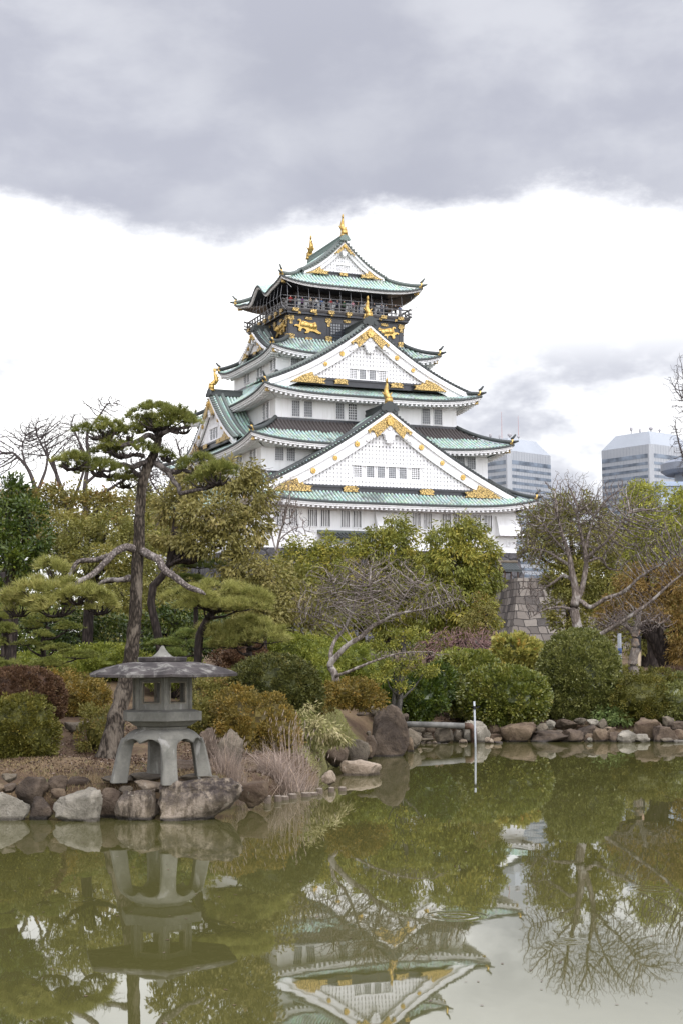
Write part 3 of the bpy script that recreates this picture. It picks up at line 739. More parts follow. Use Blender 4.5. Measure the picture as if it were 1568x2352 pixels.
    if deco:                                                # white carved pendant below the peak
        pd = MB(); zc = C(0)-hb-.15*q
        pts = [(0,.5),(.55,.35),(.62,-.1),(.75,-.5),(.62,-.95),(.3,-1.15),(.22,-1.5),(0,-1.75)]
        poly = [(u*q, zc+z*q) for u, z in pts] + [(-u*q, zc+z*q) for u, z in pts[-2:0:-1]]
        pd.prism(poly[::-1], fn, .3, .62)
        def disc(u, z, r, d0, d1): pd.prism([(u+r*math.cos(a_), z+r*math.sin(a_)) for a_ in np.arange(14)*2*math.pi/14], fn, d0, d1)
        for sg in (1,-1):
            for u, z, r in ((.62,-.05,.34),(.42,-.62,.24),(.34,-1.08,.22),(.18,-1.45,.18),(1.0,-.28,.40),(1.5,-.55,.33),(1.95,-.85,.28),(2.35,-1.15,.22),(2.7,-1.4,.16)):
                disc(sg*u*q, zc+z*q, r*q, .3, .66+.1*(r < .3))
            disc(sg*1.0*q, zc-.25*q, .16*q, .6, .8)
        rosette(pd, fn, 0, zc+.15*q, .30*q, .66, 6)
        pd.build('carved_pendant', M['plaster_trim'], g)
    return g
LAT, DRK = 'window_shoji', 'window_dark'
gable('front', 17.6, 15.9, 20.05, 29.35, .25, 1.75, .75, lambda u: 5.0 if u < 13.8 else 2.6, 20.95, 12.2, 13.9, 6, (21.95,23.22), M['copper_tile'], 5.3, 1.0, 'grid',
      (4.1, [(-4.11,-3.22,DRK),(-2.58,-1.68,LAT),(-1.28,-.38,LAT),(.06,.97,LAT),(1.38,2.29,LAT),(2.95,3.9,DRK)]), True, 3)
gable('front', 12.4, 13.2, 32.75, 40.2, .42, 1.6, .75, lambda u: 6.0 if u < 9.3 else 4.6, 33.85, 9.2, 9.7, 4, (33.98,35.1), M['copper_tile'], 6.2, .9, 'grid',
      (2.3, [(-2.3,-1.48,DRK),(-1.1,-.28,LAT),(.13,.96,LAT),(1.37,2.2,DRK)]), True, 2)
gable('front', 5.05, 5.45, 47.75, 51.9, .45, .85, .85, lambda u: 11.0, 48.3, 4.0, 4.95, 2, (48.5,49.2), M['copper_tile_bright'], 10.9, .62, 'grid',
      (.75, [(-.85,-.2,DRK),(.05,.7,DRK)]), True, 0, vd='copper_tile')
b = MB(); shachi(b, np.array((0, 5.6, 52.6)), (0,1), .95); b.build('gold_fish_finial', M['gold'], castle, True)
for sd_ in ('left', 'right'):
    gable(sd_, 14.4, 9.0, 26.75, 33.0, .38, 1.0, .7, lambda u: 3.0, 27.75, 6.6, 8.0, 3, (28.0,29.3), M['copper_tile_bright'], 3.4, .8, 'bars',
          (1.5, [(-1.4,-.6,LAT),(-.4,.4,LAT),(.6,1.4,LAT)]), True, 2, vd='copper_tile')
    gable(sd_, 9.0, 5.0, 38.3, 41.2, .35, .65, .6, lambda u: 1.55, 38.95, 3.3, 4.2, 0, (0,0), M['copper_tile'], 1.6, .5, 'grid', None, False, 1)

# ---- black top storey: wall with tigers, balcony, glazed lookout
b = MB(); b.box(-7.46,7.46,-6.3,6.3,39.2,42.3); b.build('black_wall', M['black_lacquer'], castle)
def plate(b, fn, u, z, w, h, d=.06):
    b.prism([(u-w,z-h*.6),(u-w*.6,z-h),(u+w*.6,z-h),(u+w,z-h*.6),(u+w*.8,z),(u+w,z+h*.6),(u+w*.6,z+h),(u-w*.6,z+h),(u-w,z+h*.6),(u-w*.8,z)], fn, 0, d+.08)
TIGER = [(-1.75,.95),(-1.62,1.12),(-1.3,1.16),(-1.12,.95),(-1.18,.72),(-.9,.92),(-.4,.86),(.1,.72),(.5,.68),(.85,.74),(1.0,.88),(1.18,.72),(1.3,.45),(1.38,.1),(1.3,-.25),
         (1.62,-.5),(2.0,-.68),(1.95,-.86),(1.5,-.84),(1.05,-.62),(.55,-.52),(.2,-.55),(-.02,-.82),(-.5,-.9),(-.62,-.74),(-.35,-.62),(-.42,-.3),(-.9,-.15),(-1.2,-.38),(-1.15,-.62),(-1.5,-.66),(-1.62,-.42),
         (-1.5,-.12),(-1.95,.12),(-2.2,.02),(-2.28,.22),(-1.95,.34),(-1.5,.3),(-1.42,.6),(-1.38,.85),(-1.5,.98),(-1.66,.88)]
def tiger(fn, u, z, s, flip, parent):
    P = [((-x if flip else x)*s+u, y*s+z) for x, y in TIGER]
    b = MB(); b.prism(P if not flip else P[::-1], fn, .05, .22)
    def lump(x, y, rx, ry, d):
        x = -x if flip else x
        c = np.array(fn(u+x*s, .2, z+y*s)); eu = np.array(fn(1,0,0))-np.array(fn(0,0,0)); ed = np.array(fn(0,1,0))-np.array(fn(0,0,0))
        V, Fc = [], []
        for i in range(5):
            ph = i/4*math.pi/2
            for j in range(12):
                a_ = j*math.pi/6; V.append(c+eu*rx*s*math.cos(ph)*math.cos(a_)+np.array((0,0,1))*ry*s*math.cos(ph)*math.sin(a_)+ed*d*math.sin(ph))
        for i in range(4):
            for j in range(12): Fc.append((i*12+j, i*12+(j+1) % 12, (i+1)*12+(j+1) % 12, (i+1)*12+j))
        b.add(V, Fc)
    for q in ((-.9,.4,.5,.42,.2),(-.2,.35,.7,.4,.22),(.45,.2,.55,.42,.22),(.95,.2,.40,.48,.38),(.95,.02,.2,.16,.48)): lump(*q)
    b.build('gold_tiger', M['gold'], parent, False)
for side, dist, half, spots in (('front',6.3,7.46,((-4.95,False),(4.95,True))),('left',6.3+1.16,6.3,((4.2,True),(-4.2,False))),('right',7.46,6.3,((-4.2,False),(4.2,True))),('back',6.3,7.46,())):
    fn = face_fn(side, dist)
    for u, fl in spots: tiger(fn, u, 40.95, .80, fl, castle)
    pl_ = []
    for u in (-half+.35, -2.35*half/7.46, 2.35*half/7.46, half-.35): pl_ += [(u,42.0,.42,.28),(u,39.75,.45,.35),(u,41.5,.2,.24)]
    for u in (-4.9*half/7.46, 0, 4.9*half/7.46): pl_ += [(u,42.05,.5,.16),(u,39.6,.5,.16)]
    if side != 'back':
        for q in pl_: p = MB(); plate(p, fn, *q); p.build('gold_plate', M['gold_filigree'], castle)
        for i in range(-3, 4): p = MB(); bx(p, fn, i*half/3.6-.16, i*half/3.6+.16, .5, .62, 42.45, 42.75); p.build('gold_beam_end', M['gold_filigree'], castle)
    q = MB()
    for u in (-half+.35, -2.35*half/7.46, 2.35*half/7.46, half-.35): bx(q, fn, u-.22, u+.22, 0, .05, 39.2, 42.3)
    bx(q, fn, -half, half, 0, .12, 42.3, 42.46); bx(q, fn, -half-.3, half+.3, .1, .55, 42.46, 42.74); bx(q, fn, -half, half, 0, .3, 39.2, 39.42)
    q.build('black_beam', M['black_lacquer'], castle)
    if side == 'front':
        for u0, u1 in ((-2.1,-.75),(-.5,.5),(.75,2.1)): window(fn, u0, u1, 39.7, 41.7, 'dark', 'window_glass')
b = MB(); b.box(-8.05,8.05,-6.95,6.95,42.74,42.95); b.build('balcony_floor', M['dark_wood'], castle)
rl, gf = MB(), MB()
for nm, t, n in SIDES:
    a_ = 7.9 if nm in ('front','back') else 6.8; dd = 6.85 if nm in ('front','back') else 7.95
    fn = face_fn(nm, dd)
    for z, r in ((43.05,.10),(43.42,.07),(43.95,.09)):
        rl.tube([fn(-a_-.45, 0, z+.12), fn(-a_, 0, z), fn(a_, 0, z), fn(a_+.45, 0, z+.12)], r, 6)
    k = 7
    for i in range(-k, k+1): bx(rl, fn, i*a_/k-.07, i*a_/k+.07, -.07, .07, 42.95, 43.9 if i % 2 else 44.0)
    if nm != 'back':
        for i in range(-3, 4): gf = MB(); plate(gf, fn, i*a_/3.5, 42.85, .42, .2, .18); gf.build('gold_rail_plate', M['gold_filigree'], castle)
rl.build('balcony_rail', M['grey_rail'], castle)
b = MB(); b.box(-6.0,6.0,-5.0,5.0,42.95,46.4); b.build('lookout_wall', M['dark_wood'], castle)
for side, dist, half in (('front',5.0,6.0),('left',6.0,5.0),('right',6.0,5.0)):
    fn = face_fn(side, dist); k = 6 if side == 'front' else 5
    for i in range(k):
        u0 = -half+.2+i*(2*half-.4)/k; u1 = u0+(2*half-.4)/k-.25
        b = MB(); bx(b, fn, u0, u1, -.02, .03, 43.1, 44.9); o = b.build('lookout_window', M['window_glass'], castle)
        f = MB()
        for q in (u0, u1): bx(f, fn, q-.06, q+.06, .0, .08, 43.05, 44.95)
        bx(f, fn, u0+.065, u1-.065, 0, .07, 44.88, 45.0); f.build('window_frame', M['dark_wood'], o)
wr = MB()
for nm, t, n in SIDES:
    a_ = 8.0 if nm in ('front','back') else 7.2; dd = 6.9 if nm in ('front','back') else 8.0
    fn = face_fn(nm, dd)
    for i in range(-6, 7):
        u = i*a_/6
        wr.tube([fn(u, .55, 45.55), fn(u, .75, 44.3), fn(u, .55, 43.2), fn(u, .1, 42.8)], .022, 4)
    wr.tube([fn(-a_-.6, .74, 44.3), fn(a_+.6, .74, 44.3)], .018, 4)
wr.build('safety_wire', M['wire'], castle)
# ------------------------------------------------------------------ stone walls and far buildings
m = NT('wall_stone'); co = m.coord((1, 1, 1.35)); vn = m.n('ShaderNodeVectorMath', operation='ADD')
nz = m.n('ShaderNodeTexNoise'); m.l(co, nz.inputs['Vector']); nz.inputs['Scale'].default_value = .8
sc_ = m.n('ShaderNodeVectorMath', operation='SCALE'); m.l(nz.outputs['Color'], sc_.inputs[0]); sc_.inputs['Scale'].default_value = .5
m.l(co, vn.inputs[0]); m.l(sc_.outputs[0], vn.inputs[1])
sxyz = m.n('ShaderNodeSeparateXYZ'); m.l(vn.outputs[0], sxyz.inputs[0]); cx = m.n('ShaderNodeCombineXYZ')
m.l(m.math('ADD', sxyz.outputs[0], sxyz.outputs[1]), cx.inputs[0]); m.l(sxyz.outputs[2], cx.inputs[1])
br = m.n('ShaderNodeTexBrick'); m.l(cx.outputs[0], br.inputs['Vector'])
for k_, v_ in (('Scale',1.0),('Mortar Size',.05),('Mortar Smooth',.5),('Brick Width',1.25),('Row Height',1.0),('Bias',0.0)): br.inputs[k_].default_value = v_
br.inputs['Color1'].default_value = (0,0,0,1); br.inputs['Color2'].default_value = (1,1,1,1); br.offset_frequency = 2; br.squash = .75; br.squash_frequency = 3
v = m.math('MULTIPLY', m.math('SUBTRACT', 1.0, br.outputs['Fac']), .12); n1 = m.noise(co, 2.5, 6, .7)
sp_ = m.n('ShaderNodeSeparateColor'); m.l(br.outputs['Color'], sp_.inputs[0])
c = m.ramp(sp_.outputs[0], [(.1,(.065,.058,.053)),(.4,(.115,.10,.087)),(.65,(.15,.13,.112)),(.9,(.215,.192,.166))])
c = m.mix(m.step(n1, .45, .72, 0, .6), c, (.11,.10,.095)); c = m.mix(m.step(v, .015, .05, 1, 0), c, (.04,.036,.033))
m.col(c); m.bump(m.step(v, 0, .12), .9, .15); m.set(.85, 0, .2)
m = NT('wall_stone_dark'); co = m.coord((1,1,1)); v = m.voro(co, .55, 'DISTANCE_TO_EDGE'); n1 = m.noise(co, 2.5, 6, .7)
c = m.mix(m.step(n1, .35, .7), (.045,.043,.046), (.105,.10,.102)); c = m.mix(m.step(v, .01, .04, 1, 0), c, (.02,.02,.02)); m.col(c); m.bump(m.step(v, 0, .1), .8, .12); m.set(.85)
def batter(name, w, l, z0, z1, flare, mat, loc, rz, label):
    b = MB(); rows = 10; P = []
    for i in range(rows+1):
        q = i/rows; z = z0+(z1-z0)*q; e = flare*(1-q)**1.7
        P.append([(-w-e,-l-e,z),(w+e,-l-e,z),(w+e,l+e,z),(-w-e,l+e,z),(-w-e,-l-e,z)])
    b.grid(np.array(P)[:, ::-1]); b.add([(-w,-l,z1),(w,-l,z1),(w,l,z1),(-w,l,z1)], [(0,1,2,3)])
    o = b.build(name, mat); o.location = loc; o.rotation_euler = (0,0,rz)
    return tag(o, label, 'stone wall')
batter('castle_stone_base', 16.5, 17.7, 2.0, 13.93, 4.5, M['wall_stone_dark'], (CX,CY,0), YAW, 'dark grey stone base directly under the white keep')
p0 = A(1150, 1328, 150)
batter('stone_wall', 9.0, 9.0, 1.5, p0[2], 1.7, M['wall_stone'], (p0[0]+9.2, 160, 0), math.radians(8), 'pale brown fitted stone wall seen between the green trees and the bare tree')
# roof of the well house on top of that wall
wc = A(1166, 1322, 154)
wh = empty('well_house', (wc[0], wc[1], p0[2]), 'small dark tiled well house roof standing on top of the pale stone wall', 'well house', rz=math.radians(20)); wh.scale = (.55,.55,.55)
b = MB()
for i in range(-5, 6):
    for sg in (-1, 1): b.tube([(i*.3, sg*q*2.3, 3.2-1.5*(q*1.35-.35*q*q)) for q in (0,.33,.66,1)], .13, 6)
for sg in (-1,1): b.add([(-1.7,0,3.1),(1.7,0,3.1),(1.7,sg*2.35,1.55),(-1.7,sg*2.35,1.55),(-1.7,0,2.95),(1.7,0,2.95),(1.7,sg*2.35,1.4),(-1.7,sg*2.35,1.4)], [(0,1,2,3),(7,6,5,4),(0,4,5,1),(3,2,6,7),(0,3,7,4),(1,5,6,2)])
b.build('roof', M['copper_dark'], wh)
b = MB(); b.tube([(-1.9,0,3.35),(1.9,0,3.35)], .28, 8); b.tube([(-1.9,0,3.2),(-1.9,0,4.3)], [.5,.12], 8); b.tube([(-1.9,-.6,3.1),(-1.9,-1.2,2.6)], .16, 6); b.tube([(-1.9,.6,3.1),(-1.9,1.2,2.6)], .16, 6)
b.build('ridge', M['rock_grey'], wh)
b = MB()
for x in (-1.3,1.3):
    for y in (-1.4,1.4): b.tube([(x,y,0),(x,y,1.9)], .13, 8)
b.prism([(-1.9,1.5),(1.9,1.5),(0,2.9)], lambda u,d,w: (d,u,w), -1.5, -1.35)
b.build('timber_frame', M['rust'], wh)

plain('tower_panel', (.31,.325,.345), .4, .1, .05, .05, .4); plain('tower_roof', (.27,.29,.315), .6, 0, .05, .05, .4)
m = NT('tower_glass'); m.col(m.ramp(m.noise(m.coord((1,1,1)), .11, 3, .6), [(.35,(.06,.072,.09)),(.6,(.18,.215,.26))])); m.set(.12, 0, .6)
plain('mast', (.30,.29,.30), .5); plain('hall_roof', (.20,.22,.255), .5); plain('hall_wall', (.30,.36,.45), .5); plain('mast_red', (.36,.16,.14), .6)
def office(px, py, Y, wpx, yaw, label, nf=18):
    """corner edge nearest the viewer at px, parapet row py"""
    c = A(px, py, Y); W = wpx*Y/F_PX; H = c[2]; rz = yaw
    ex = np.array((math.cos(rz), math.sin(rz))); ey = np.array((-math.sin(rz), math.cos(rz)))
    mid = c[:2]+(ex+ey)*W/2
    t = empty('office_tower', (mid[0], mid[1], 0), label, 'office tower', 'twin office towers behind the trees', rz); h = W/2
    b = MB(); ch = 1.6
    pl = [(-h+ch,-h),(h-ch,-h),(h,-h+ch),(h,h-ch),(h-ch,h),(-h+ch,h),(-h,h-ch),(-h,-h+ch)]
    b.prism(pl, lambda u,d,w: (u,w,d), 0, H); b.build('body', M['tower_panel'], t)
    fl = 3.95
    for k in range(nf):
        z1 = H-5.6-k*fl - (0 if k == 0 else .9); z0 = z1-(2.5 if k == 0 else 1.75)
        b = MB()
        for sd in ('front','left'):
            q = MB()
            if sd == 'front': b.box(-h+2.6, h-1.6, -h-.12, -h+.3, z0, z1)
            else: b.box(-h-.12, -h+.3, -h+2.6, h-1.6, z0, z1)
        b.build('window_band', M['tower_glass'], t)
    b = MB()
    for u in np.linspace(-h+4, h-4, 14): b.box(u-.06, u+.06, -h-.06, -h+.05, H-80, H-.1); b.box(-h-.06, -h+.05, u-.06, u+.06, H-80, H-.1)
    b.build('panel_joints', M['hall_roof'], t)
    b = MB(); i0, i1, rh = h-.8, h-7.0, 9.0
    P0 = [(-i0,-i0,H),(i0,-i0,H),(i0,i0,H),(-i0,i0,H)]; P1 = [(-i1,-i1,H+rh),(i1,-i1,H+rh),(i1,i1,H+rh),(-i1,i1,H+rh)]
    b.add(P0+P1, [(0,3,2,1),(4,5,6,7),(0,1,5,4),(1,2,6,5),(2,3,7,6),(3,0,4,7)]); b.build('sloped_roof', M['tower_roof'], t)
    b = MB(); z = H+rh
    for x, y, hh, r in ((-5,-8,4,1.4),(8,2,3,1.0),(-9,4,5,.9),(2,-9,3.2,.8),(4,8,6,.6)):
        b = MB(); b.tube([(x,y,z-.1),(x,y,z+hh*.52)], r*.35, 8); b.lathe([(r*.3,hh*.5),(r,hh*.6),(r,hh*.85),(r*.3,hh)], 10, (x,y,z)); b.build('roof_equipment', M['mast'], t)
    for x, y in ((-10,-6),(9,-3)): b = MB(); b.tube([(x,y,z-.1),(x,y,z+17)], [.16,.07], 6); b.build('lightning_mast', M['mast_red'], t)
    return t
office(1168, 1034, 900, 157, math.radians(43), 'grey office tower with window bands right beside the white keep')
office(1494, 1019, 900, 156, math.radians(39), 'grey office tower with dark window bands near the right edge of the photo', 20)
hc = A(1610, 1110, 520)
t = empty('round_hall', (hc[0], hc[1], 0), 'low grey building with a round overhanging roof in front of the right office tower', 'building')
b = MB(); b.lathe([(9,hc[2]-.5),(9,hc[2]+3)], 32); b.lathe([(12.0,hc[2]+3.02),(13.6,hc[2]+4.2),(13.6,hc[2]+6.6),(12.0,hc[2]+7.6),(2,hc[2]+8.0)], 40); b.build('round_roof', M['hall_roof'], t)
b = MB(); b.box(-16,16,-10,10,0,hc[2]-.5); b.box(-17,17,-11,11,hc[2]-2.0,hc[2]-.9); b.build('body', M['hall_wall'], t)

# ------------------------------------------------------------------ plants: generators
def unit(n, rng): return nrm(rng.normal(size=(n,3)))
def leaf_quads(P, D, Ln, Wd, rng):
    n = len(P); S = nrm(np.cross(D, unit(n, rng)))
    Ln = (Ln*rng.uniform(.65,1.25,n))[:,None]; Wd = (Wd*rng.uniform(.7,1.25,n))[:,None]
    V = np.stack([P, P+D*Ln*.5+S*Wd*.5, P+D*Ln, P+D*Ln*.5-S*Wd*.5], 1).reshape(-1,3)
    return V, np.arange(4*n).reshape(n,4)
def blob(px, py, Y, rx, ry, dz=None):
    c = A(px, py, Y); k = Y/F_PX
    return (c, np.array([rx*k, (dz if dz else .5*(rx+ry))*k, ry*k]))
def crown(name, blobs, mat, base, parent, rng, cl=.35, per=60, Ln=.12, Wd=.05, droop=.3, cover=1.0, inner=.66, floor=None, core=0.0, squash=.75, lump=.16):
    Ps, Ds, Ts, off = [], [], [], []
    cores = []
    for bi, (c, r) in enumerate(blobs):
        area = 4*math.pi*((((r[0]*r[1])**1.6+(r[0]*r[2])**1.6+(r[1]*r[2])**1.6)/3)**(1/1.6))
        k = max(6, int(cover*area/(cl*cl*1.5)))
        d = unit(k, rng); q = rng.uniform(inner, 1.0, k)**.7
        lf = 1+lump*np.sin(d[:,0]*3.1+bi)*np.sin(d[:,1]*2.7+bi*2)+lump*np.sin(d[:,2]*5.3+d[:,0]*4.1+bi)
        cc = c+d*r*(q*lf)[:,None]
        keep = np.ones(k, bool)
        for bj, (c2, r2) in enumerate(blobs):
            if bj != bi: keep &= (((cc-c2)/r2)**2).sum(1) > .55
        cc, d = cc[keep], d[keep]; k = len(cc)
        if k == 0: continue
        tone = rng.uniform(0,1,k)
        o = unit(k*per, rng)*(rng.uniform(0,1,k*per)**.45)[:,None]
        i = np.repeat(np.arange(k), per); sz = rng.uniform(.6,1.35,k)[i]
        o2 = o*np.array([1,1,squash])
        P = cc[i]+o2*(cl*sz)[:,None]
        D = nrm(o*.55+d[i]*.5+unit(len(i), rng)*.6+np.array([0,0,-droop*1.3]))
        Ps.append(P); Ds.append(D); Ts.append(np.clip(.12+.56*tone[i]+.30*rng.uniform(0,1,len(i)),0,1))
        if core: cores.append((c, r*core))
    P, D, T = np.concatenate(Ps), np.concatenate(Ds), np.concatenate(Ts)
    if floor is not None:
        kp = P[:,2] > floor; P, D, T = P[kp], D[kp], T[kp]
    V, Fq = leaf_quads(P, D, Ln, Wd, rng)
    if cores:
        for c, r in cores:
            nu, nv = 28, 14
            th = np.arange(nu)*2*math.pi/nu; ph = np.linspace(-math.pi/2+.05, math.pi/2-.05, nv)
            dd = np.stack([np.outer(np.cos(ph), np.cos(th)), np.outer(np.cos(ph), np.sin(th)), np.outer(np.sin(ph), np.ones(nu))], -1).reshape(-1,3)
            vv = c+dd*r*(1+rng.normal(0,.05,len(dd)))[:,None]
            if floor is not None: vv[:,2] = np.maximum(vv[:,2], floor-.1)
            a, bq = np.meshgrid(np.arange(nv-1), np.arange(nu), indexing='ij')
            ff = np.stack([a*nu+bq, a*nu+(bq+1) % nu, (a+1)*nu+(bq+1) % nu, (a+1)*nu+bq], -1).reshape(-1,4)
            Fq = np.concatenate([Fq, ff+len(V)]); V = np.concatenate([V, vv]); T = np.concatenate([T, rng.uniform(0,.5,len(ff))])
    return link_mesh(name, V-np.asarray(base), Fq, mat, parent, tint=T)

def needles(name, pads, mat, base, parent, rng, tuft=260, Ln=.12, Wd=.008, per=22, spread=.85, upb=.75, under=.25):
    """flat pads of pine needle tufts; tuft = tufts per square metre of pad"""
    V, Fs, T, n0 = [], [], [], 0
    for c, r in pads:
        ar = math.pi*r[0]*r[1]; k = max(8, int(tuft*ar)); ms = max(5, int(ar*34))
        a = rng.uniform(0, 2*math.pi, ms); q = np.sqrt(rng.uniform(0,1,ms)); si = rng.integers(0, ms, k)
        sx, sy = q*np.cos(a), q*np.sin(a); sp_ = .07/max(.2, .5*(r[0]+r[1]))
        xx = sx[si]+rng.normal(0, sp_, k); yy = sy[si]+rng.normal(0, sp_, k); a = np.arctan2(yy, xx); q = np.minimum(1.08, np.hypot(xx, yy))
        dome = 1-((xx-sx[si])**2+(yy-sy[si])**2)/(6*sp_*sp_)
        lift = rng.uniform(-.5,.4,ms)[si]
        edge = np.sqrt(np.maximum(.02, 1-q*q*.92))
        top = rng.uniform(0,1,k) > under
        z = np.where(top, edge*(.55+.40*np.clip(dome,-.5,1))+lift, -edge*rng.uniform(.1,.4,k))
        lum = 1+.22*np.sin(a*3+c[0]*5)+.15*np.sin(a*5+c[2]*9)
        P = c+np.stack([r[0]*q*np.cos(a)*lum, r[1]*q*np.sin(a)*lum, r[2]*z], 1)
        ax = nrm(np.stack([q*np.cos(a)*.75, q*np.sin(a)*.75, np.full(k, upb)], 1)+unit(k, rng)*.3)
        i = np.repeat(np.arange(k), per)
        D = nrm(ax[i]+unit(k*per, rng)*spread)
        D[:,2] = np.where(D[:,2] < -.25, -D[:,2], D[:,2])
        S = nrm(np.cross(D, unit(len(i), rng))); Lk = (Ln*rng.uniform(.7,1.2,len(i)))[:,None]
        B = P[i]
        V.append(np.stack([B-S*Wd*.5, B+S*Wd*.5, B+D*Lk], 1).reshape(-1,3)); Fs.append(np.arange(3*len(i)).reshape(-1,3)+n0); n0 += 3*len(i)
        tone = np.clip(rng.uniform(0,1,ms)[si]*.6+.4*rng.uniform(0,1,k),0,1)
        T.append(np.clip(.55*tone[i]+.45*rng.uniform(0,1,len(i)),0,1))
    return link_mesh(name, np.concatenate(V)-np.asarray(base), np.concatenate(Fs), mat, parent, tint=np.concatenate(T))

def wiggle(pts, rad, n, amp, rng):
    pts = np.asarray(pts, float); rad = np.asarray(rad, float)
    s = np.concatenate([[0], np.cumsum(np.linalg.norm(np.diff(pts, axis=0), axis=1))]); t = np.linspace(0, s[-1], n)
    def cr(col):                                           # catmull-rom through the traced points
        out = []
        for x in t:
            i = min(len(s)-2, max(0, np.searchsorted(s, x, 'right')-1)); h = (x-s[i])/max(1e-6, s[i+1]-s[i])
            p0, p1, p2, p3 = col[max(0,i-1)], col[i], col[i+1], col[min(len(s)-1,i+2)]
            out.append(.5*((2*p1)+(-p0+p2)*h+(2*p0-5*p1+4*p2-p3)*h*h+(-p0+3*p1-3*p2+p3)*h**3))
        return np.array(out)
    P = np.stack([cr(pts[:,k]) for k in range(3)], 1); R = np.interp(t, s, rad)
    w = rng.normal(0, 1, (n,3)); w = (w+np.roll(w,1,0)+np.roll(w,-1,0))/3; w[0] = w[-1] = 0
    return P+w*amp, R*(1+rng.normal(0,.035,n))
def px_path(pts): return np.array([A(x, y, Y) for x, y, Y, r in pts]), np.array([r for *_, r in pts])
def add_limb(b, pts, n, amp, rng, sides=10):
    P, R = px_path(pts); P, R = wiggle(P, R, n, amp, rng); b.tube(P, R, sides); return P

def colonize(P0, par0, att, step, infl, kill, iters, rng, grav=0.0):
    P = [p for p in P0]; par = list(par0)
    near = np.full(len(att), 1e9); nid = np.zeros(len(att), int); alive = np.ones(len(att), bool)
    def upd(start):
        if start >= len(P): return
        kd = KDTree(len(P)-start)
        for i in range(start, len(P)): kd.insert(P[i], i)
        kd.balance()
        for a in np.nonzero(alive)[0]:
            co_, i, dd = kd.find(att[a])
            if dd < near[a]: near[a] = dd; nid[a] = i
    upd(0)
    for it in range(iters):
        act = alive & (near < infl)
        if not act.any(): break
        n0 = len(P); ids = nid[act]; D = nrm(att[act]-np.array(P)[ids])
        S = np.zeros((n0,3)); np.add.at(S, ids, D); u = np.unique(ids)
        dirs = nrm(S[u]+rng.normal(0,.22,(len(u),3))+np.array([0,0,grav]))
        for k, q in enumerate(u): P.append(P[q]+dirs[k]*step*rng.uniform(.8,1.2)); par.append(q)
        upd(n0); alive &= near > kill
        if len(P) > 16000: break
    return np.array(P), np.array(par)
def skeleton_tubes(b, P, par, r_tip, expo, fixed=None, rmax=1e9, big=7, b2=None):
    n = len(P); ch = [[] for _ in range(n)]
    for i in range(1, n):
        if par[i] >= 0: ch[par[i]].append(i)
    w = np.zeros(n)
    for i in range(n-1, -1, -1):
        w[i] = sum(w[c] for c in ch[i]) if ch[i] else 1.0
    r = np.minimum(rmax, r_tip*w**expo)
    if fixed is not None:
        m_ = len(fixed); r[:m_] = np.maximum(fixed, 0)
    roots = [0]; st = [(0, None)]
    while st:
        i, pr = st.pop(); chain = [pr, i] if pr is not None else [i]
        while ch[i]:
            cs = sorted(ch[i], key=lambda c: -w[c])
            for c in cs[1:]: st.append((c, i))
            i = cs[0]; chain.append(i)
        if len(chain) > 1:
            rr = r[chain].copy()
            if pr is not None: rr[0] = min(rr[0], rr[1]*1.15)
            if not ch[chain[-1]]: rr[-1] *= .5
            (b2 if b2 is not None and rr.max() < r_tip*2.6 else b).tube(P[chain], rr, big if rr[0] > r_tip*7 else (5 if rr[0] > r_tip*2.6 else 3), cap=rr[0] > r_tip*7)
def bare_tree(name, label, limbs, blobs, natt, step, mat, rng, r_tip=.006, expo=.45, infl=1.2, kill=None, iters=90, group=None, grav=0.0, lay=1.0, twmat=None, cat='tree'):
    """traced limbs (first is the trunk; each later one starts near an earlier point) filled out with twigs"""
    P, par, fx = [], [], []
    for li, lm in enumerate(limbs):
        Q, R = px_path(lm); k = max(6, int(np.linalg.norm(np.diff(Q,axis=0),axis=1).sum()/step*1.0)); Q, R = wiggle(Q, R, k, step*.04, rng)
        if li == 0:
            for i in range(k): P.append(Q[i]); par.append(i-1); fx.append(R[i])
        else:
            j = int(np.argmin(np.linalg.norm(np.array(P)-Q[0], axis=1)))
            for i in range(1, k): P.append(Q[i]); par.append(j if i == 1 else len(P)-2); fx.append(R[i])
    att = []
    tot = sum(np.prod(r)**(2/3) for c, r in blobs)
    for c, r in blobs:
        k = int(natt*np.prod(r)**(2/3)/tot); att.append(c+unit(k, rng)*r*np.where(rng.uniform(0,1,k) < .72, rng.uniform(0,1,k)**.5, rng.uniform(.8,1.5,k))[:,None])
    att = np.concatenate(att); base = P[0].copy(); m_ = len(P)
    P, par = colonize(np.array(P), par, att, step, infl, kill or step*1.6, iters, rng, grav)
    t = empty(name, base, label, cat, group)
    b, b2 = MB(), MB(); skeleton_tubes(b, P, par, r_tip, expo, np.array(fx), b2=b2)
    link_mesh('trunk', np.array(b.v)-base, b.f, mat, t, True)
    if b2.n: link_mesh('bare_twigs', np.array(b2.v)-base, b2.f, twmat or mat, t, True)
    return t, P, par, m_
def trunk_to(t, base, limbs, mat, rng, name='trunk', amp=.03, n=14, sides=9):
    b = MB()
    for lm in limbs: add_limb(b, lm, n, amp, rng, sides)
    return link_mesh(name, np.array(b.v)-np.asarray(base), b.f, mat, t, True)
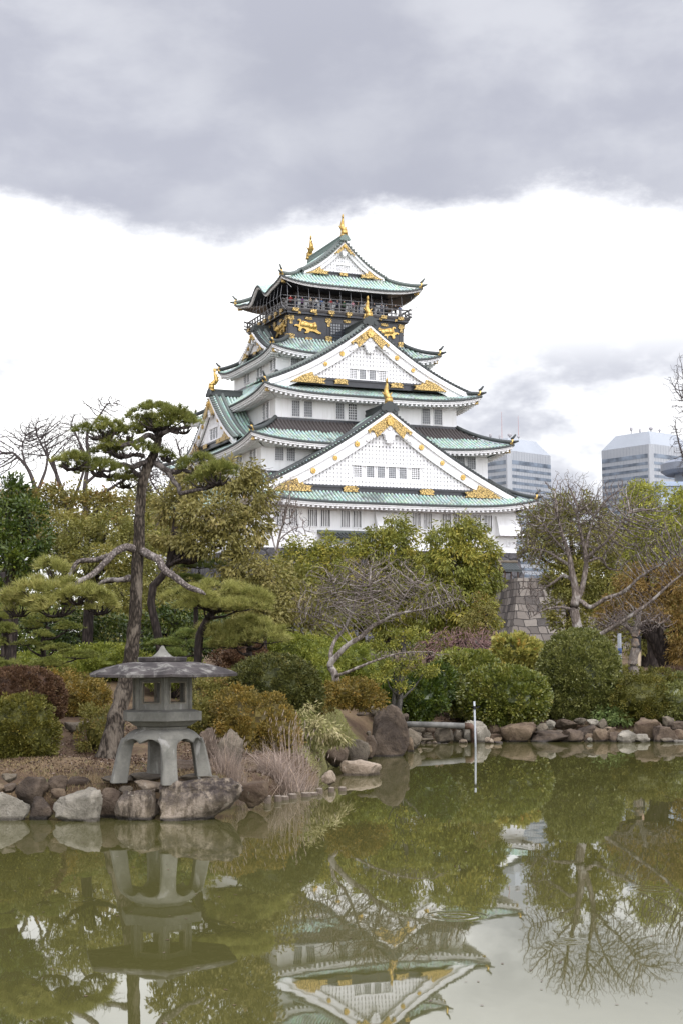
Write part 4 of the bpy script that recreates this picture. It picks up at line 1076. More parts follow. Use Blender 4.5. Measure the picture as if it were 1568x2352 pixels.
# ------------------------------------------------------------------ the trees
def gp(px, Y, dz=0.0):
    p = A(px, 1560, Y); p[2] = float(gz(p[0], Y))+dz; return p
def base_of(px, Y): return gp(px, Y, -.05)
def leafy(name, label, base_px, Y, limbs, blobs, mat, rng_seed, bark_m='dark_bark', group=None, cat='tree', **kw):
    rng = np.random.default_rng(rng_seed); b0 = base_of(base_px, Y)
    t = empty(name, b0, label, cat, group)
    bb = [blob(*q) for q in blobs]; sh = kw.get('cl', .35)*.55; bb = [(c, np.maximum(r-sh, r*.55)) for c, r in bb]
    if limbs:
        b = MB()
        P, R = px_path(limbs[0]); P[0] = b0; P, R = wiggle(P, R, 14, .03, rng); b.tube(P, R, 10)
        for lm in limbs[1:]: add_limb(b, lm, 10, .04, rng, 8)
        top = P[-1]
        for c, r in bb:                                    # boughs reach into every clump of the crown
            j = P[int(len(P)*.72)] if c[2] > P[int(len(P)*.72)][2] else P[int(len(P)*.5)]
            q, rr = wiggle(np.array([j, j*.5+c*.5-np.array([0,0,.1]), c]), np.array([R[-1]*.9, R[-1]*.6, R[-1]*.25]), 8, .05, rng); b.tube(q, rr, 6)
        link_mesh('trunk', np.array(b.v)-b0, b.f, M[bark_m], t, True)
    crown('crown', bb, M[mat], b0, t, rng, **kw)
    return t

# tall black pine behind the lantern
rng = np.random.default_rng(11); b0 = base_of(247, 25.6)
pine = empty('black_pine', b0, 'tall leaning black pine with flat needle pads rising behind the stone lantern', 'tree')
TR = [(247,1750,25.6,.215),(260,1690,25.62,.175),(274,1630,25.65,.15),(290,1560,25.7,.132),(302,1500,25.7,.12),(309,1430,25.7,.11),(313,1350,25.7,.104),(318,1262,25.7,.10),(321,1180,25.7,.09),(325,1130,25.7,.088),(334,1087,25.7,.086),(350,1052,25.7,.08),(364,1012,25.7,.062),(366,985,25.7,.03)]
P, R = px_path(TR); P[0] = b0; P, R = wiggle(P, R, 60, .008, rng)
b = MB(); b.tube(P, R*(1+.05*np.sin(np.arange(60)*1.7)), 16)
lw = MB(); lw.tube(P[:2], R[:2], 6)
link_mesh('trunk', np.array(b.v)-b0, b.f, M['pine_bark'], pine, True)
LIMBS = [
 [(316,1262,25.7,.075),(298,1258,25.6,.07),(282,1258,25.5,.062),(258,1272,25.4,.056),(238,1296,25.3,.052),(209,1322,25.2,.048),(173,1343,25.1,.042),(150,1375,25.1,.02)],
 [(258,1272,25.4,.05),(225,1286,25.5,.044),(181,1289,25.6,.04),(169,1304,25.6,.04),(161,1322,25.6,.036),(166,1334,25.5,.034),(137,1340,25.4,.034),(95,1337,25.3,.026)],
 [(303,1330,25.9,.06),(294,1328,25.8,.062),(278,1330,25.8,.045),(246,1333,25.9,.035),(215,1350,25.9,.02)],
 [(322,1264,25.7,.075),(338,1271,25.6,.072),(362,1283,25.5,.068),(378,1307,25.4,.064),(403,1328,25.3,.058),(427,1348,25.2,.05),(457,1355,25.1,.042),(472,1366,25.1,.02)],
 [(350,1054,25.7,.06),(362,1066,25.65,.052),(394,1083,25.5,.046),(412,1082,25.5,.04),(420,1072,25.5,.04),(430,1082,25.5,.035),(470,1092,25.4,.02)],
 [(380,1076,25.6,.045),(392,1092,25.5,.042),(411,1119,25.4,.04),(415,1134,25.4,.04),(443,1127,25.3,.034),(475,1119,25.3,.025),(505,1108,25.2,.015)],
 [(345,1062,25.7,.05),(325,1066,25.6,.046),(303,1073,25.5,.042),(280,1068,25.4,.036),(250,1082,25.3,.024),(200,1072,25.2,.02),(165,1080,25.2,.014)],
 [(330,1100,25.7,.045),(318,1090,25.8,.042),(298,1082,25.9,.038),(282,1105,26.0,.025),(270,1112,26,.015)],
 [(358,1008,25.7,.055),(340,1000,25.6,.046),(322,1010,25.5,.042),(300,1018,25.4,.04),(278,1023,25.4,.04),(258,1010,25.3,.034),(242,1005,25.3,.03),(209,1004,25.2,.018)],
 [(366,1000,25.7,.05),(385,990,25.5,.04),(410,984,25.4,.03),(438,980,25.3,.018)],
 [(364,1000,25.7,.045),(352,985,25.9,.036),(330,978,26.0,.03),(305,970,26.1,.016)],
 [(330,1046,25.6,.04),(310,1044,25.5,.034),(280,1046,25.4,.03),(245,1038,25.3,.016)]]
b = MB()
for i, lm in enumerate(LIMBS):
    b = MB(); add_limb(b, lm, 26, .012, rng, 9); link_mesh('limb', np.array(b.v)-b0, b.f, M['pine_limb_bark' if i < 4 else 'pine_upper_bark'], pine, True)
PADS = [(365,966,25.6,76,30),(320,976,26.0,38,22),(415,976,25.4,40,24),(236,992,25.3,50,24),(285,1000,25.6,34,18),(280,1036,25.4,56,20),(166,1064,25.2,44,19),(240,1078,25.3,46,22),(286,1107,26,32,15),(380,1046,25.8,22,16),
        (455,1074,25.4,38,24),(500,1093,25.2,46,28),(470,1108,25.4,40,18),(128,1312,25.5,46,26),(88,1362,25.2,68,26),(168,1368,25.1,66,26),(225,1392,25.3,42,24),(130,1398,25.0,60,24),(40,1395,25.4,45,26)]
pb = [blob(*q) for q in PADS]
b = MB()
for c, r in pb:                                              # twigs fan out under every pad
    for k in range(int(8+26*r[0])):
        a = rng.uniform(0, 2*math.pi); q = rng.uniform(.3,.95)
        e_ = c+np.array([r[0]*q*math.cos(a), r[1]*q*math.sin(a), r[2]*rng.uniform(-.35,.25)])
        s_ = c+np.array([r[0]*.2*math.cos(a+1), r[1]*.2*math.sin(a+1), -r[2]*.75])
        Pq, Rq = wiggle(np.array([s_, (s_+e_)/2+np.array([0,0,-.04]), e_]), np.array([.022,.016,.006]), 6, .016, rng); b.tube(Pq, Rq, 5)
link_mesh('branchlets', np.array(b.v)-b0, b.f, M['dark_bark'], pine, True)
needles('needle_pads', pb[:13], M['needle'], b0, pine, rng, under=.04, tuft=540, Ln=.115, per=22, Wd=.010, upb=.9)
needles('lower_needle_pads', pb[13:], M['needle_light'], b0, pine, rng, under=.06, tuft=420, Ln=.15, per=22, Wd=.011, upb=.9)

def pad_pine(label, px, Y, trunk, pads, mat, seed, tuft=700, group='pad pruned pines', Ln=.10, per=20, bark_m='dark_bark', clip=False):
    rng = np.random.default_rng(seed); b0 = base_of(px, Y)
    t = empty('pruned_pine', b0, label, 'tree', group)
    b = MB(); P, R = px_path(trunk); P[0] = b0; P, R = wiggle(P, R, 18, .015, rng); b.tube(P, R, 9)
    pb = [blob(*q) for q in pads]
    for c, r in pb:
        s_ = P[np.argmin(np.abs(P[:,2]-(c[2]-.22)))]
        Q, RR = wiggle(np.array([s_, s_*.45+c*.55+np.array([0,0,-.08]), c+np.array([0,0,-.3*r[2]])]), np.array([R.min()*1.1,.022,.012]), 8, .02, rng); b.tube(Q, RR, 6)
        for k in range(int(6+12*r[0])):
            a = rng.uniform(0, 2*math.pi); e_ = c+np.array([r[0]*.85*math.cos(a), r[1]*.85*math.sin(a), -r[2]*.1])
            b.tube([c-np.array([0,0,.45*r[2]]), (c+e_)/2-np.array([0,0,.3*r[2]]), e_], [.014,.01,.004], 4)
    link_mesh('trunk', np.array(b.v)-b0, b.f, M[bark_m], t, True)
    needles('needle_pads', pb, M[mat], b0, t, rng, tuft=tuft, Ln=Ln, per=per, spread=.7 if clip else .85, under=.18)
    return t
pad_pine('spreading low pine with pale green needles and dark branches right of the tall pine trunk', 452, 31, [(452,1520,31,.09),(455,1480,31,.085),(468,1440,31,.08),(490,1405,31,.07),(520,1385,31,.05)],
         [(440,1374,30.6,48,19),(505,1366,30.8,62,24),(570,1380,30.7,46,22),(470,1392,30.5,48,15),(545,1398,30.4,52,15)], 'needle_light', 21, 520, None, .15, 24)
pad_pine('low pale pine mound spreading below the dark branches, behind the olive dome shrub', 575, 31.5, [(575,1510,31.5,.07),(572,1480,31.5,.06),(570,1450,31.5,.04)],
         [(520,1455,31.2,60,22),(585,1445,31.3,60,22),(610,1470,31.0,52,20),(540,1482,31.0,55,18)], 'needle_light', 22, 480, None, .15, 22)
pad_pine('small cloud pruned pine with rounded pads stacked left of the tall pine', 102, 33, [(102,1555,33,.06),(100,1515,33,.055),(98,1470,33,.05),(112,1440,33,.035)],
         [(107,1424,33,50,17),(156,1444,32.8,29,12),(104,1460,32.7,26,10),(126,1489,32.6,40,13),(181,1508,32.5,40,13),(108,1527,32.4,42,15),(62,1478,32.8,26,11),(70,1440,33,28,12)], 'needle', 23, 1500, None, .06, 16, clip=True)
pad_pine('cloud pruned pine at the far left edge with its pads cut by the frame', 14, 32, [(14,1560,32,.07),(16,1500,32,.07),(10,1450,32,.05),(0,1420,32,.04)],
         [(-10,1415,32,60,18),(20,1450,31.8,32,14),(-20,1480,31.8,40,15),(15,1530,31.6,35,14)], 'needle', 24, 1100, None, .08, 18)
pad_pine('dark flat topped pruned pine with yellowish tips between the pine trunk and the olive tree', 452, 38, [(452,1480,38,.06),(450,1400,38,.06),(448,1345,38,.05),(455,1320,38,.04)],
         [(458,1298,38,46,18),(440,1332,37.8,32,13),(508,1344,37.6,34,14),(425,1362,37.8,28,12),(470,1362,37.6,34,12)], 'needle_dark', 25, 1500, None, .07, 16, clip=True)
pad_pine('dark green pine pads low behind the lantern cap', 420, 34, [(420,1540,34,.05),(418,1500,34,.05),(425,1475,34,.03)],
         [(385,1478,34,40,13),(430,1462,34.1,38,13),(470,1485,33.9,36,12),(405,1505,33.8,38,13)], 'needle_dark', 26, 1100, None, .08, 16)

# leafy trees
leafy('evergreen_tree', 'dense dark green glossy evergreen at the left edge', 20, 36, [[(20,1540,36.0,.2),(25,1420,36.0,.18),(30,1300,36.0,.14)]],
      [(15,1140,36.0,52,56),(68,1180,35.6,48,52),(5,1215,35.4,62,60),(88,1240,35.2,38,50),(30,1290,35.0,60,50),(-50,1180,40,60,80),(70,1290,35.2,42,36),(-10,1345,39,60,36)], 'leaf_dark', 31, cl=0.266, per=55, Ln=0.128, Wd=0.052, droop=.0, cover=1.25)
leafy('broadleaf_tree', 'large olive brown broadleaf tree in front of the castle corner, right of the pine trunk', 395, 37,
      [[(340,1460,37.0,0.110),(348,1380,37.0,0.100),(372,1320,37.0,0.085),(398,1270,37.0,0.075),(405,1210,37.0,0.055)],[(395,1275,37.0,0.060),(440,1290,37.0,0.050),(500,1250,36.8,0.035)]],
      [(450,1105,37.0,62,48),(535,1095,36.6,70,52),(590,1140,36.4,50,55),(400,1165,37.0,58,50),(485,1180,36.0,85,58),(575,1210,36.0,58,52),(390,1235,37.0,50,38),(520,1250,35.8,75,48),(450,1240,36.0,50,40)],
      'leaf_olive_brown', 32, cl=0.289, per=70, Ln=0.123, Wd=0.047, droop=.45, cover=1.25)
leafy('broadleaf_tree', 'olive brown tree crown below the large olive tree, left of the bare plum', 600, 35, [[(600,1540,35.5,.14),(600,1450,35.5,.12),(600,1380,35.5,.08)]],
      [(560,1310,35.5,62,46),(625,1330,35.3,62,50),(575,1365,35.1,66,48),(655,1385,35.1,52,48),(530,1345,35.5,45,40),(610,1410,34.9,70,36)], 'leaf_olive_brown', 33, cl=0.272, per=60, Ln=0.111, Wd=0.043, droop=.45, cover=1.25)
leafy('broadleaf_tree', 'yellow olive tree behind the pine trunk on its left side', 200, 41, [[(200,1480,41.0,.15),(205,1380,41.0,.14),(215,1280,41.0,.1)]],
      [(180,1230,41.0,62,48),(250,1210,41.0,60,46),(300,1240,40.6,50,50),(140,1275,40.5,55,46),(230,1290,40.0,75,46),(320,1310,40.0,60,50),(150,1205,41.0,40,34)], 'leaf_olive', 34, cl=.28, per=55, Ln=.115, Wd=.042, droop=.2, cover=1.2)
leafy('broadleaf_tree', 'olive green tree low behind the pine trunk, above the green hedge', 330, 47, [[(330,1520,47,.12),(335,1440,47,.11),(345,1380,47,.09)]],
      [(270,1350,47,70,45),(360,1345,47,50,40),(390,1390,46.6,60,42),(300,1400,46.4,70,45),(240,1420,46.4,60,40),(430,1420,46,50,40)], 'leaf_olive', 35, cl=.32, per=55, Ln=.12, Wd=.045, droop=.3, cover=1.2)
leafy('dark_evergreen', 'dark glossy evergreen undergrowth tree behind the small pruned pine', 200, 42, [[(215,1560,42,.08),(215,1480,42,.07),(212,1430,42,.06)]],
      [(60,1450,42,75,55),(170,1450,42,75,52),(255,1460,42,62,55),(110,1510,41.6,90,40),(230,1510,41.6,70,40),(-10,1450,42,60,60)], 'leaf_dark', 36, cl=.26, per=45, Ln=.13, Wd=.05, droop=.4, cover=1.2)
leafy('dark_evergreen', 'dark green camellia like tree behind the low spreading pine', 400, 40, [[(395,1530,40,.08),(395,1460,40,.07),(400,1400,40,.05)]],
      [(370,1440,40,50,55),(420,1420,40,50,50),(480,1450,40,55,50),(360,1500,39.6,55,40),(440,1490,39.6,60,40)], 'leaf_dark', 37, cl=.24, per=45, Ln=.12, Wd=.05, droop=.3, cover=1.2)
leafy('evergreen_tree', 'bright green evergreen below the castle wall, left of the tallest green tree', 725, 62, [[(725,1500,62,.2),(728,1400,62,.18),(730,1300,62,.12)]],
      [(700,1265,62,48,38),(745,1245,62,38,30),(665,1290,62,42,38),(735,1300,61.5,58,48),(690,1335,61,60,45),(780,1290,61.5,45,50),(760,1350,61,60,50)], 'leaf_green', 38, cl=.40, per=60, Ln=.17, Wd=.06, droop=.3, cover=1.2)
leafy('evergreen_tree', 'pointed green tree in front of the middle of the castle wall', 890, 60, [[(890,1500,60,.2),(892,1400,60,.18),(895,1290,60,.12)]],
      [(900,1205,60,38,36),(872,1235,59.8,42,38),(925,1240,59.7,42,42),(895,1275,59.4,62,46),(850,1290,59.4,48,48),(945,1300,59.2,45,48),(900,1340,59,75,55),(822,1248,60,28,30),(820,1320,59.4,55,55),(900,1410,58.6,80,60)], 'leaf_green', 39, cl=.36, per=60, Ln=.18, Wd=.055, droop=.55, cover=1.2)
leafy('evergreen_tree', 'tall rounded green tree with yellowish right side below the right end of the castle wall', 1060, 58, [[(1060,1500,58,.22),(1060,1400,58,.2),(1062,1300,58,.14)]],
      [(1045,1205,58,40,38),(1078,1225,57.8,48,44),(1020,1250,57.8,48,48),(1098,1275,57.6,50,52),(1045,1295,57.2,70,58),(1110,1335,57.4,48,58),(1000,1320,57.4,50,60),(1060,1370,57,85,62),(990,1400,57,55,55),(1085,1420,56.8,75,48)], 'leaf_green', 40, cl=.36, per=65, Ln=.18, Wd=.055, droop=.55, cover=1.25)
leafy('autumn_shrub', 'yellow brown loose bush in front of the pale stone wall', 1115, 54, [[(1115,1500,54,.08),(1116,1450,54,.07),(1118,1410,54,.05)]],
      [(1112,1395,54,34,36),(1095,1430,53.8,40,36),(1118,1440,53.8,30,38)], 'leaf_mixed', 41, cat='bush', cl=.26, per=45, Ln=.12, Wd=.04, droop=.2, cover=1.0)
leafy('broadleaf_tree', 'olive green rounded tree behind the big bare tree', 1310, 68, [[(1310,1500,68,.25),(1310,1400,68,.2),(1310,1260,68,.15)]],
      [(1222,1200,68.5,30,44),(1212,1260,68.5,26,40),(1310,1160,68,58,40),(1262,1190,67.6,48,46),(1355,1190,67.6,52,46),(1245,1250,67,48,55),(1310,1245,67,66,60),(1380,1260,66.8,52,60),(1290,1322,66.6,45,52),(1320,1340,66.4,72,55),(1305,1405,66,58,60),(1350,1420,66,60,55),(1400,1340,66.4,50,60)], 'leaf_olive', 42, cl=.42, per=60, Ln=.18, Wd=.065, droop=.25, cover=1.15)
leafy('broadleaf_tree', 'yellow green tree crown at the right edge below the right office tower', 1500, 74, [[(1500,1500,74,.25),(1490,1380,74,.2),(1470,1240,74,.15)]],
      [(1480,1128,74,48,28),(1450,1160,73.6,36,32),(1512,1165,73.6,40,34),(1548,1135,74,28,24),(1560,1180,73.5,40,46),(1500,1215,73,66,44),(1570,1240,73,55,55),(1460,1260,73,55,45),(1530,1290,72.6,70,50)], 'leaf_yellow_green', 43, cl=.40, per=60, Ln=.18, Wd=.065, droop=.2, cover=1.15)
leafy('conifer_tree', 'rusty orange conifer with a leaning dark trunk at the right edge', 1545, 50, [[(1556,1560,50,.42),(1535,1520,50,.34),(1510,1475,50,.30),(1488,1445,50,.22),(1470,1400,50,.15),(1470,1350,50,.1)],[(1540,1530,49.9,.2),(1520,1470,49.8,.14),(1508,1420,49.8,.08)]],
      [(1490,1365,50,60,36),(1550,1350,50,55,44),(1430,1385,50,45,36),(1520,1400,49.6,72,40),(1590,1400,49.6,55,60),(1560,1450,49.4,42,45),(1580,1500,49.2,45,48),(1455,1330,50.4,55,36),(1530,1310,50.4,55,34),(1400,1415,50.2,40,34)], 'leaf_orange', 44, cl=.30, per=60, Ln=.15, Wd=.032, droop=.5, cover=1.2)
leafy('evergreen_shrub_tree', 'small dark glossy tree with a pale grey twin trunk behind the standing stone', 915, 37, [[(916,1642,37,.075),(918,1590,37,.07),(922,1540,37,.068),(928,1490,37,.06),(925,1450,37,.04)],[(908,1640,37.05,.06),(910,1590,37,.055),(918,1545,37,.05)]],
      [(920,1465,37,40,26),(885,1485,36.8,34,22),(950,1500,37,34,26),(905,1530,36.6,40,24),(880,1555,36.4,26,16),(960,1455,37.2,30,24),(975,1540,37,40,20),(925,1580,36.5,22,16)], 'leaf_green', 45, 'grey_post_bark', cl=.15, per=36, Ln=.085, Wd=.035, droop=.1, cover=.8)
# far belt of trees closing the garden to the left and right of the keep
BELT = [('reddish brown tree mass far left below the bare branches',150,84,[(60,1150,84,90,40),(150,1135,84,70,32),(230,1165,83,80,45),(20,1200,82,90,60),(130,1215,81,110,50),(300,1185,83,60,40)],'leaf_mixed',51),
        ('dark olive tree far behind the pine crown, left of the keep',330,92,[(320,1140,92,50,34),(265,1160,91,45,36),(380,1170,91,60,50),(350,1230,89,90,60)],'leaf_olive',52),
            ('hazy green tree far beyond the right edge trees',1590,100,[(1600,1180,100,60,60),(1420,1230,100,60,60),(1400,1320,98,80,70)],'leaf_olive',54)]
for lab, px, Y, bl, mt, sd_ in BELT:
    leafy('distant_tree', lab, px, Y, [[(px,1500,Y,.25),(px,1400,Y,.22),(px,1230,Y,.15)]], bl, mt, sd_, group='trees behind the garden', cl=.55, per=45, Ln=.26, Wd=.10, droop=.2, cover=1.2)
for i, (px, Y, lab, mt) in enumerate([(660,58,'olive tree mass low under the left end of the castle wall','leaf_olive'),(560,75,'green tree mass behind the olive brown trees under the castle','leaf_olive'),(830,80,'green tree mass behind the bare plum, low under the castle wall','leaf_green'),(985,82,'dark tree mass low between the two green trees','leaf_green'),(400,70,'dark olive tree mass closing the view behind the pine trunk','leaf_olive'),(300,66,'olive tree mass low behind the pruned pines','leaf_olive'),(90,62,'dark tree mass behind the far left pruned pine','leaf_dark'),(-60,70,'dark tree mass beyond the left edge','leaf_dark'),(1480,85,'olive tree mass behind the orange conifer','leaf_olive')]):
    leafy('distant_tree', lab, px, Y, [[(px,1520,Y,.2),(px,1470,Y,.2),(px,1400,Y,.15)]], [(px-40,1400,Y,70,60),(px+40,1390,Y,70,65),(px,1450,Y-1,100,60)]+([(px-30,1300,Y,80,70),(px+40,1240,Y,60,50)] if px in (400,300) else [(px-60,1370,Y,70,70)] if px == 90 else [(px-25,1315,Y,50,36),(px+35,1330,Y,50,40)] if px == 660 else []), mt, 60+i, group='trees behind the garden', cl=.5, per=40, Ln=.24, Wd=.09, droop=.2, cover=1.2)

# the garden goes on a little beyond both edges of the photo
for i, (px, Y, lab, mt) in enumerate([(1680,58,'olive tree beyond the right edge of the pond','leaf_olive'),(1800,66,'green tree far beyond the right edge of the pond','leaf_green'),(1930,60,'dark green tree farthest right behind the pond','leaf_dark'),(-190,44,'olive tree beyond the left edge of the garden','leaf_olive'),(-330,52,'green tree far beyond the left edge of the garden','leaf_green')]):
    leafy('broadleaf_tree', lab, px, Y, [[(px,1540,Y,.2),(px+4,1440,Y,.18),(px,1320,Y,.12)]], [(px-50,1290,Y,75,60),(px+45,1260,Y,80,70),(px,1370,Y-1,110,75),(px-40,1450,Y-1.5,90,60),(px+60,1460,Y-1.5,80,60)], mt, 90+i, group='trees beyond the photo edges', cl=.42, per=45, Ln=.18, Wd=.07, droop=.25, cover=1.15)
# bare trees
bare_tree('bare_plum_tree', 'low spreading leafless plum tree with a crooked pale trunk beside the pond bank',
  [[(772,1566,32.5,.085),(768,1545,32.5,.075),(758,1528,32.5,.072),(775,1505,32.4,.06),(800,1480,32.3,.055),(830,1462,32.2,.052),(852,1440,32.1,.048),(875,1428,32,.042)],
   [(762,1530,32.5,.055),(760,1500,32.7,.045),(770,1470,32.9,.04),(790,1445,33,.035),(805,1410,33,.03),(820,1370,33,.024),(835,1330,33,.018)],
   [(875,1428,32,.034),(905,1412,31.8,.028),(940,1405,31.7,.022),(990,1395,31.6,.016),(1050,1375,31.6,.010)],
   [(870,1430,32,.03),(862,1400,32.2,.024),(852,1370,32.2,.02),(848,1335,32.2,.014)],
   [(790,1445,33,.026),(760,1430,33.2,.02),(725,1418,33.3,.015),(690,1405,33.3,.010)],
   [(772,1552,32.4,.04),(795,1545,32.1,.034),(830,1530,31.8,.03),(870,1515,31.6,.022),(920,1500,31.5,.016),(990,1497,31.4,.008)],
   [(805,1410,33,.02),(780,1380,33.1,.016),(765,1340,33.1,.011)],
   [(905,1412,31.8,.02),(925,1375,31.7,.014),(955,1335,31.8,.010)]],
  [blob(780,1370,33,72,62),blob(850,1325,32.4,70,48),blob(920,1355,32,70,52),blob(985,1378,31.7,60,42),blob(725,1400,33.2,48,42),blob(860,1395,32,90,40),blob(930,1505,31.5,75,14),blob(1020,1375,31.6,45,30)],
  14000, .052, M['plum_bark'], np.random.default_rng(71), .0036, .44, .6, .053, 90, twmat=M['plum_twig_bark'])
bare_tree('bare_tree', 'big leafless tree with thick pale trunk and wide fan of branches right of the castle',
  [[(1328,1500,43,0.165),(1326,1450,43,0.143),(1318,1400,43,0.132),(1322,1370,43,0.121),(1318,1340,43,0.105),(1312,1310,43,0.088),(1306,1275,43,0.066),(1290,1225,43,0.050),(1278,1180,43,0.028)],
   [(1318,1395,43,0.083),(1335,1355,43,0.083),(1345,1300,43,0.077),(1342,1260,43,0.061),(1330,1215,43,0.044),(1325,1170,43,0.025)],
   [(1340,1290,43,0.055),(1365,1265,42.8,0.047),(1390,1245,42.6,0.039),(1415,1215,42.5,0.025),(1440,1180,42.5,0.014)],
   [(1335,1380,43,0.072),(1355,1395,42.8,0.066),(1390,1375,42.6,0.055),(1430,1360,42.4,0.047),(1470,1325,42.2,0.039),(1520,1295,42,0.028),(1565,1270,42,0.017)],
   [(1336,1470,43,0.077),(1360,1465,42.6,0.066),(1400,1445,42.3,0.061),(1440,1420,42,0.055),(1490,1385,41.8,0.044),(1540,1340,41.6,0.033),(1590,1300,41.5,0.022)],
   [(1316,1335,43,0.055),(1295,1322,43.2,0.047),(1275,1335,43.3,0.039),(1240,1355,43.4,0.022),(1205,1350,43.4,0.011)],
   [(1314,1400,43,0.044),(1285,1395,43.2,0.039),(1250,1400,43.3,0.025),(1215,1420,43.3,0.011)],
   [(1310,1300,43,0.050),(1285,1285,43.2,0.041),(1262,1270,43.3,0.033),(1235,1262,43.3,0.019),(1205,1255,43.3,0.011)],
   [(1345,1260,43,0.044),(1352,1225,43.2,0.033),(1365,1185,43.3,0.019)],
   [(1350,1290,43,0.039),(1380,1282,43.3,0.033),(1395,1305,43.4,0.028),(1420,1310,43.4,0.017)],
   [(1306,1275,43,0.039),(1270,1235,43.2,0.028),(1245,1200,43.3,0.017)]],
  [blob(1270,1190,43.2,62,66),blob(1345,1165,43,70,58),blob(1410,1190,42.8,62,58),blob(1230,1260,43.3,42,60),blob(1460,1250,42.3,66,60),blob(1520,1290,42,60,50),blob(1230,1360,43.3,36,46),blob(1340,1230,43,90,60),blob(1450,1390,42,60,40),blob(1560,1260,41.8,50,50),blob(1300,1130,43.2,40,40),blob(1420,1140,43,50,40),blob(1500,1200,42.4,60,50),blob(1210,1210,43.2,30,50)],
  15000, .085, M['bare_bark'], np.random.default_rng(72), .0050, .45, 1.1, .082, 90, twmat=M['twig_bark'])
bare_tree('bare_tree', 'mottled bare trunk standing just right of the white post, twigs hanging above it',
  [[(1456,1560,47,0.180),(1453,1520,47,0.150),(1459,1490,47,0.138),(1456,1465,47,0.120),(1462,1440,47,0.090),(1470,1400,47,0.060)],
   [(1458,1465,47,0.078),(1440,1440,47,0.060),(1415,1430,46.8,0.036),(1390,1440,46.6,0.018)],
   [(1462,1440,47,0.060),(1490,1425,46.8,0.036),(1515,1435,46.6,0.018)]],
  [blob(1455,1425,46.8,60,28),blob(1400,1430,46.6,36,22),blob(1500,1425,46.6,40,24)], 5000, .09, M['mottled_bark'], np.random.default_rng(73), .006, .45, 1.1, .085, 60, twmat=M['twig_bark'])
FAR = [('leafless tree with a broad fan of branches at the far left',100,88,[[(85,1300,88,0.180),(88,1200,88,0.156),(80,1120,88,0.132),(60,1070,88,0.096),(30,1040,88,0.060)],[(85,1130,88,0.108),(105,1080,88,0.084),(110,1040,88,0.060)],[(60,1070,88,0.072),(50,1030,88,0.048),(60,1000,88,0.030)]],
        [(30,1025,88,48,42),(80,1015,88,42,50),(-20,1060,88,40,40)],800,74),
       ('leafless tree with a rounded crown second from the left',150,90,[[(170,1320,90,0.216),(165,1200,90,0.192),(150,1150,90,0.168),(130,1090,90,0.120),(120,1050,90,0.084)],[(160,1180,90,0.132),(180,1120,90,0.096),(200,1060,90,0.060)],[(130,1090,90,0.096),(105,1040,90,0.066),(85,1000,90,0.042)]],
        [(118,1000,90,52,42),(75,1010,90,34,38),(160,1025,90,44,42)],900,75),
       ('tall leafless tree rising left of the pine crown with one high spray',215,86,[[(200,1320,86,0.180),(200,1220,86,0.162),(196,1120,86,0.144),(205,1050,86,0.108),(200,1000,86,0.084),(225,960,86,0.060),(245,930,86,0.036)],[(197,1110,86,0.108),(230,1080,86,0.078),(260,1040,86,0.048)],[(205,1060,86,0.084),(180,1010,86,0.060),(165,975,86,0.036)],[(200,1150,86,0.120),(240,1130,86,0.096),(290,1100,86,0.060),(330,1080,86,0.036)]],
        [(185,985,86,46,44),(245,930,86,42,26),(270,1035,86,50,50),(320,1080,86,60,50),(215,1030,86,50,44)],1100,76),
       ('leafless tree filling the gap between the pine crown and the castle gable',400,80,[[(340,1320,80,0.132),(350,1240,80,0.120),(375,1160,80,0.096),(395,1100,80,0.072),(415,1050,80,0.042)],[(385,1130,80,0.060),(420,1090,80,0.042),(450,1060,80,0.024)],[(380,1150,80,0.060),(350,1110,80,0.048),(330,1060,80,0.024)]],
        [(405,1040,80,44,42),(440,1060,80,36,44),(360,1080,80,44,44),(420,1110,80,50,40)],900,77),
       ('leafless twiggy tree in front of the left end of the castle wall',640,66,[[(625,1420,66,0.084),(632,1320,66,0.072),(640,1240,66,0.054),(655,1190,66,0.036)],[(635,1270,66,0.048),(620,1210,66,0.030),(610,1160,66,0.018)],[(640,1240,66,0.036),(675,1215,66,0.024),(695,1210,66,0.012)]],
        [(640,1160,66,40,60),(675,1220,66,34,30),(610,1130,66,26,46)],900,78),
       ('leafless tree top cut by the right edge of the photo',1585,90,[[(1600,1400,90,0.180),(1598,1250,90,0.156),(1592,1120,90,0.120),(1588,1020,90,0.084),(1580,940,90,0.048)],[(1592,1100,90,0.084),(1565,1040,90,0.054),(1550,980,90,0.030)],[(1588,1000,90,0.060),(1570,920,90,0.036)]],
        [(1570,890,90,32,60),(1565,980,90,30,50),(1590,1040,90,40,60)],420,79)]
for lab, px, Y, limbs, bl, na, sd_ in FAR:
    bare_tree('bare_tree', lab, limbs, [blob(*q) for q in bl], na*6, .20, M['far_bark'] if sd_ != 78 else M['bare_bark'], np.random.default_rng(sd_), .010, .44, 2.4, .19, 80, group='leafless trees behind the garden', twmat=M['far_bark'] if sd_ != 78 else M['twig_bark'])
bare_tree('bare_bush', 'reddish leafless twiggy bush right of the plum tree', [[(1030,1540,50,.04),(1035,1510,50,.03),(1040,1480,50,.02)],[(1032,1535,50,.03),(1000,1500,50,.02),(985,1475,50,.012)],[(1032,1535,50,.03),(1080,1500,50,.02),(1110,1475,50,.012)]],
  [blob(1030,1478,50,50,28),blob(1090,1472,50.5,50,26),blob(985,1495,49.6,40,26),blob(1130,1490,50,36,24)], 9000, .085, M['red_twig_bark'], np.random.default_rng(80), .007, .36, 1.0, .085, 60, cat='bush')
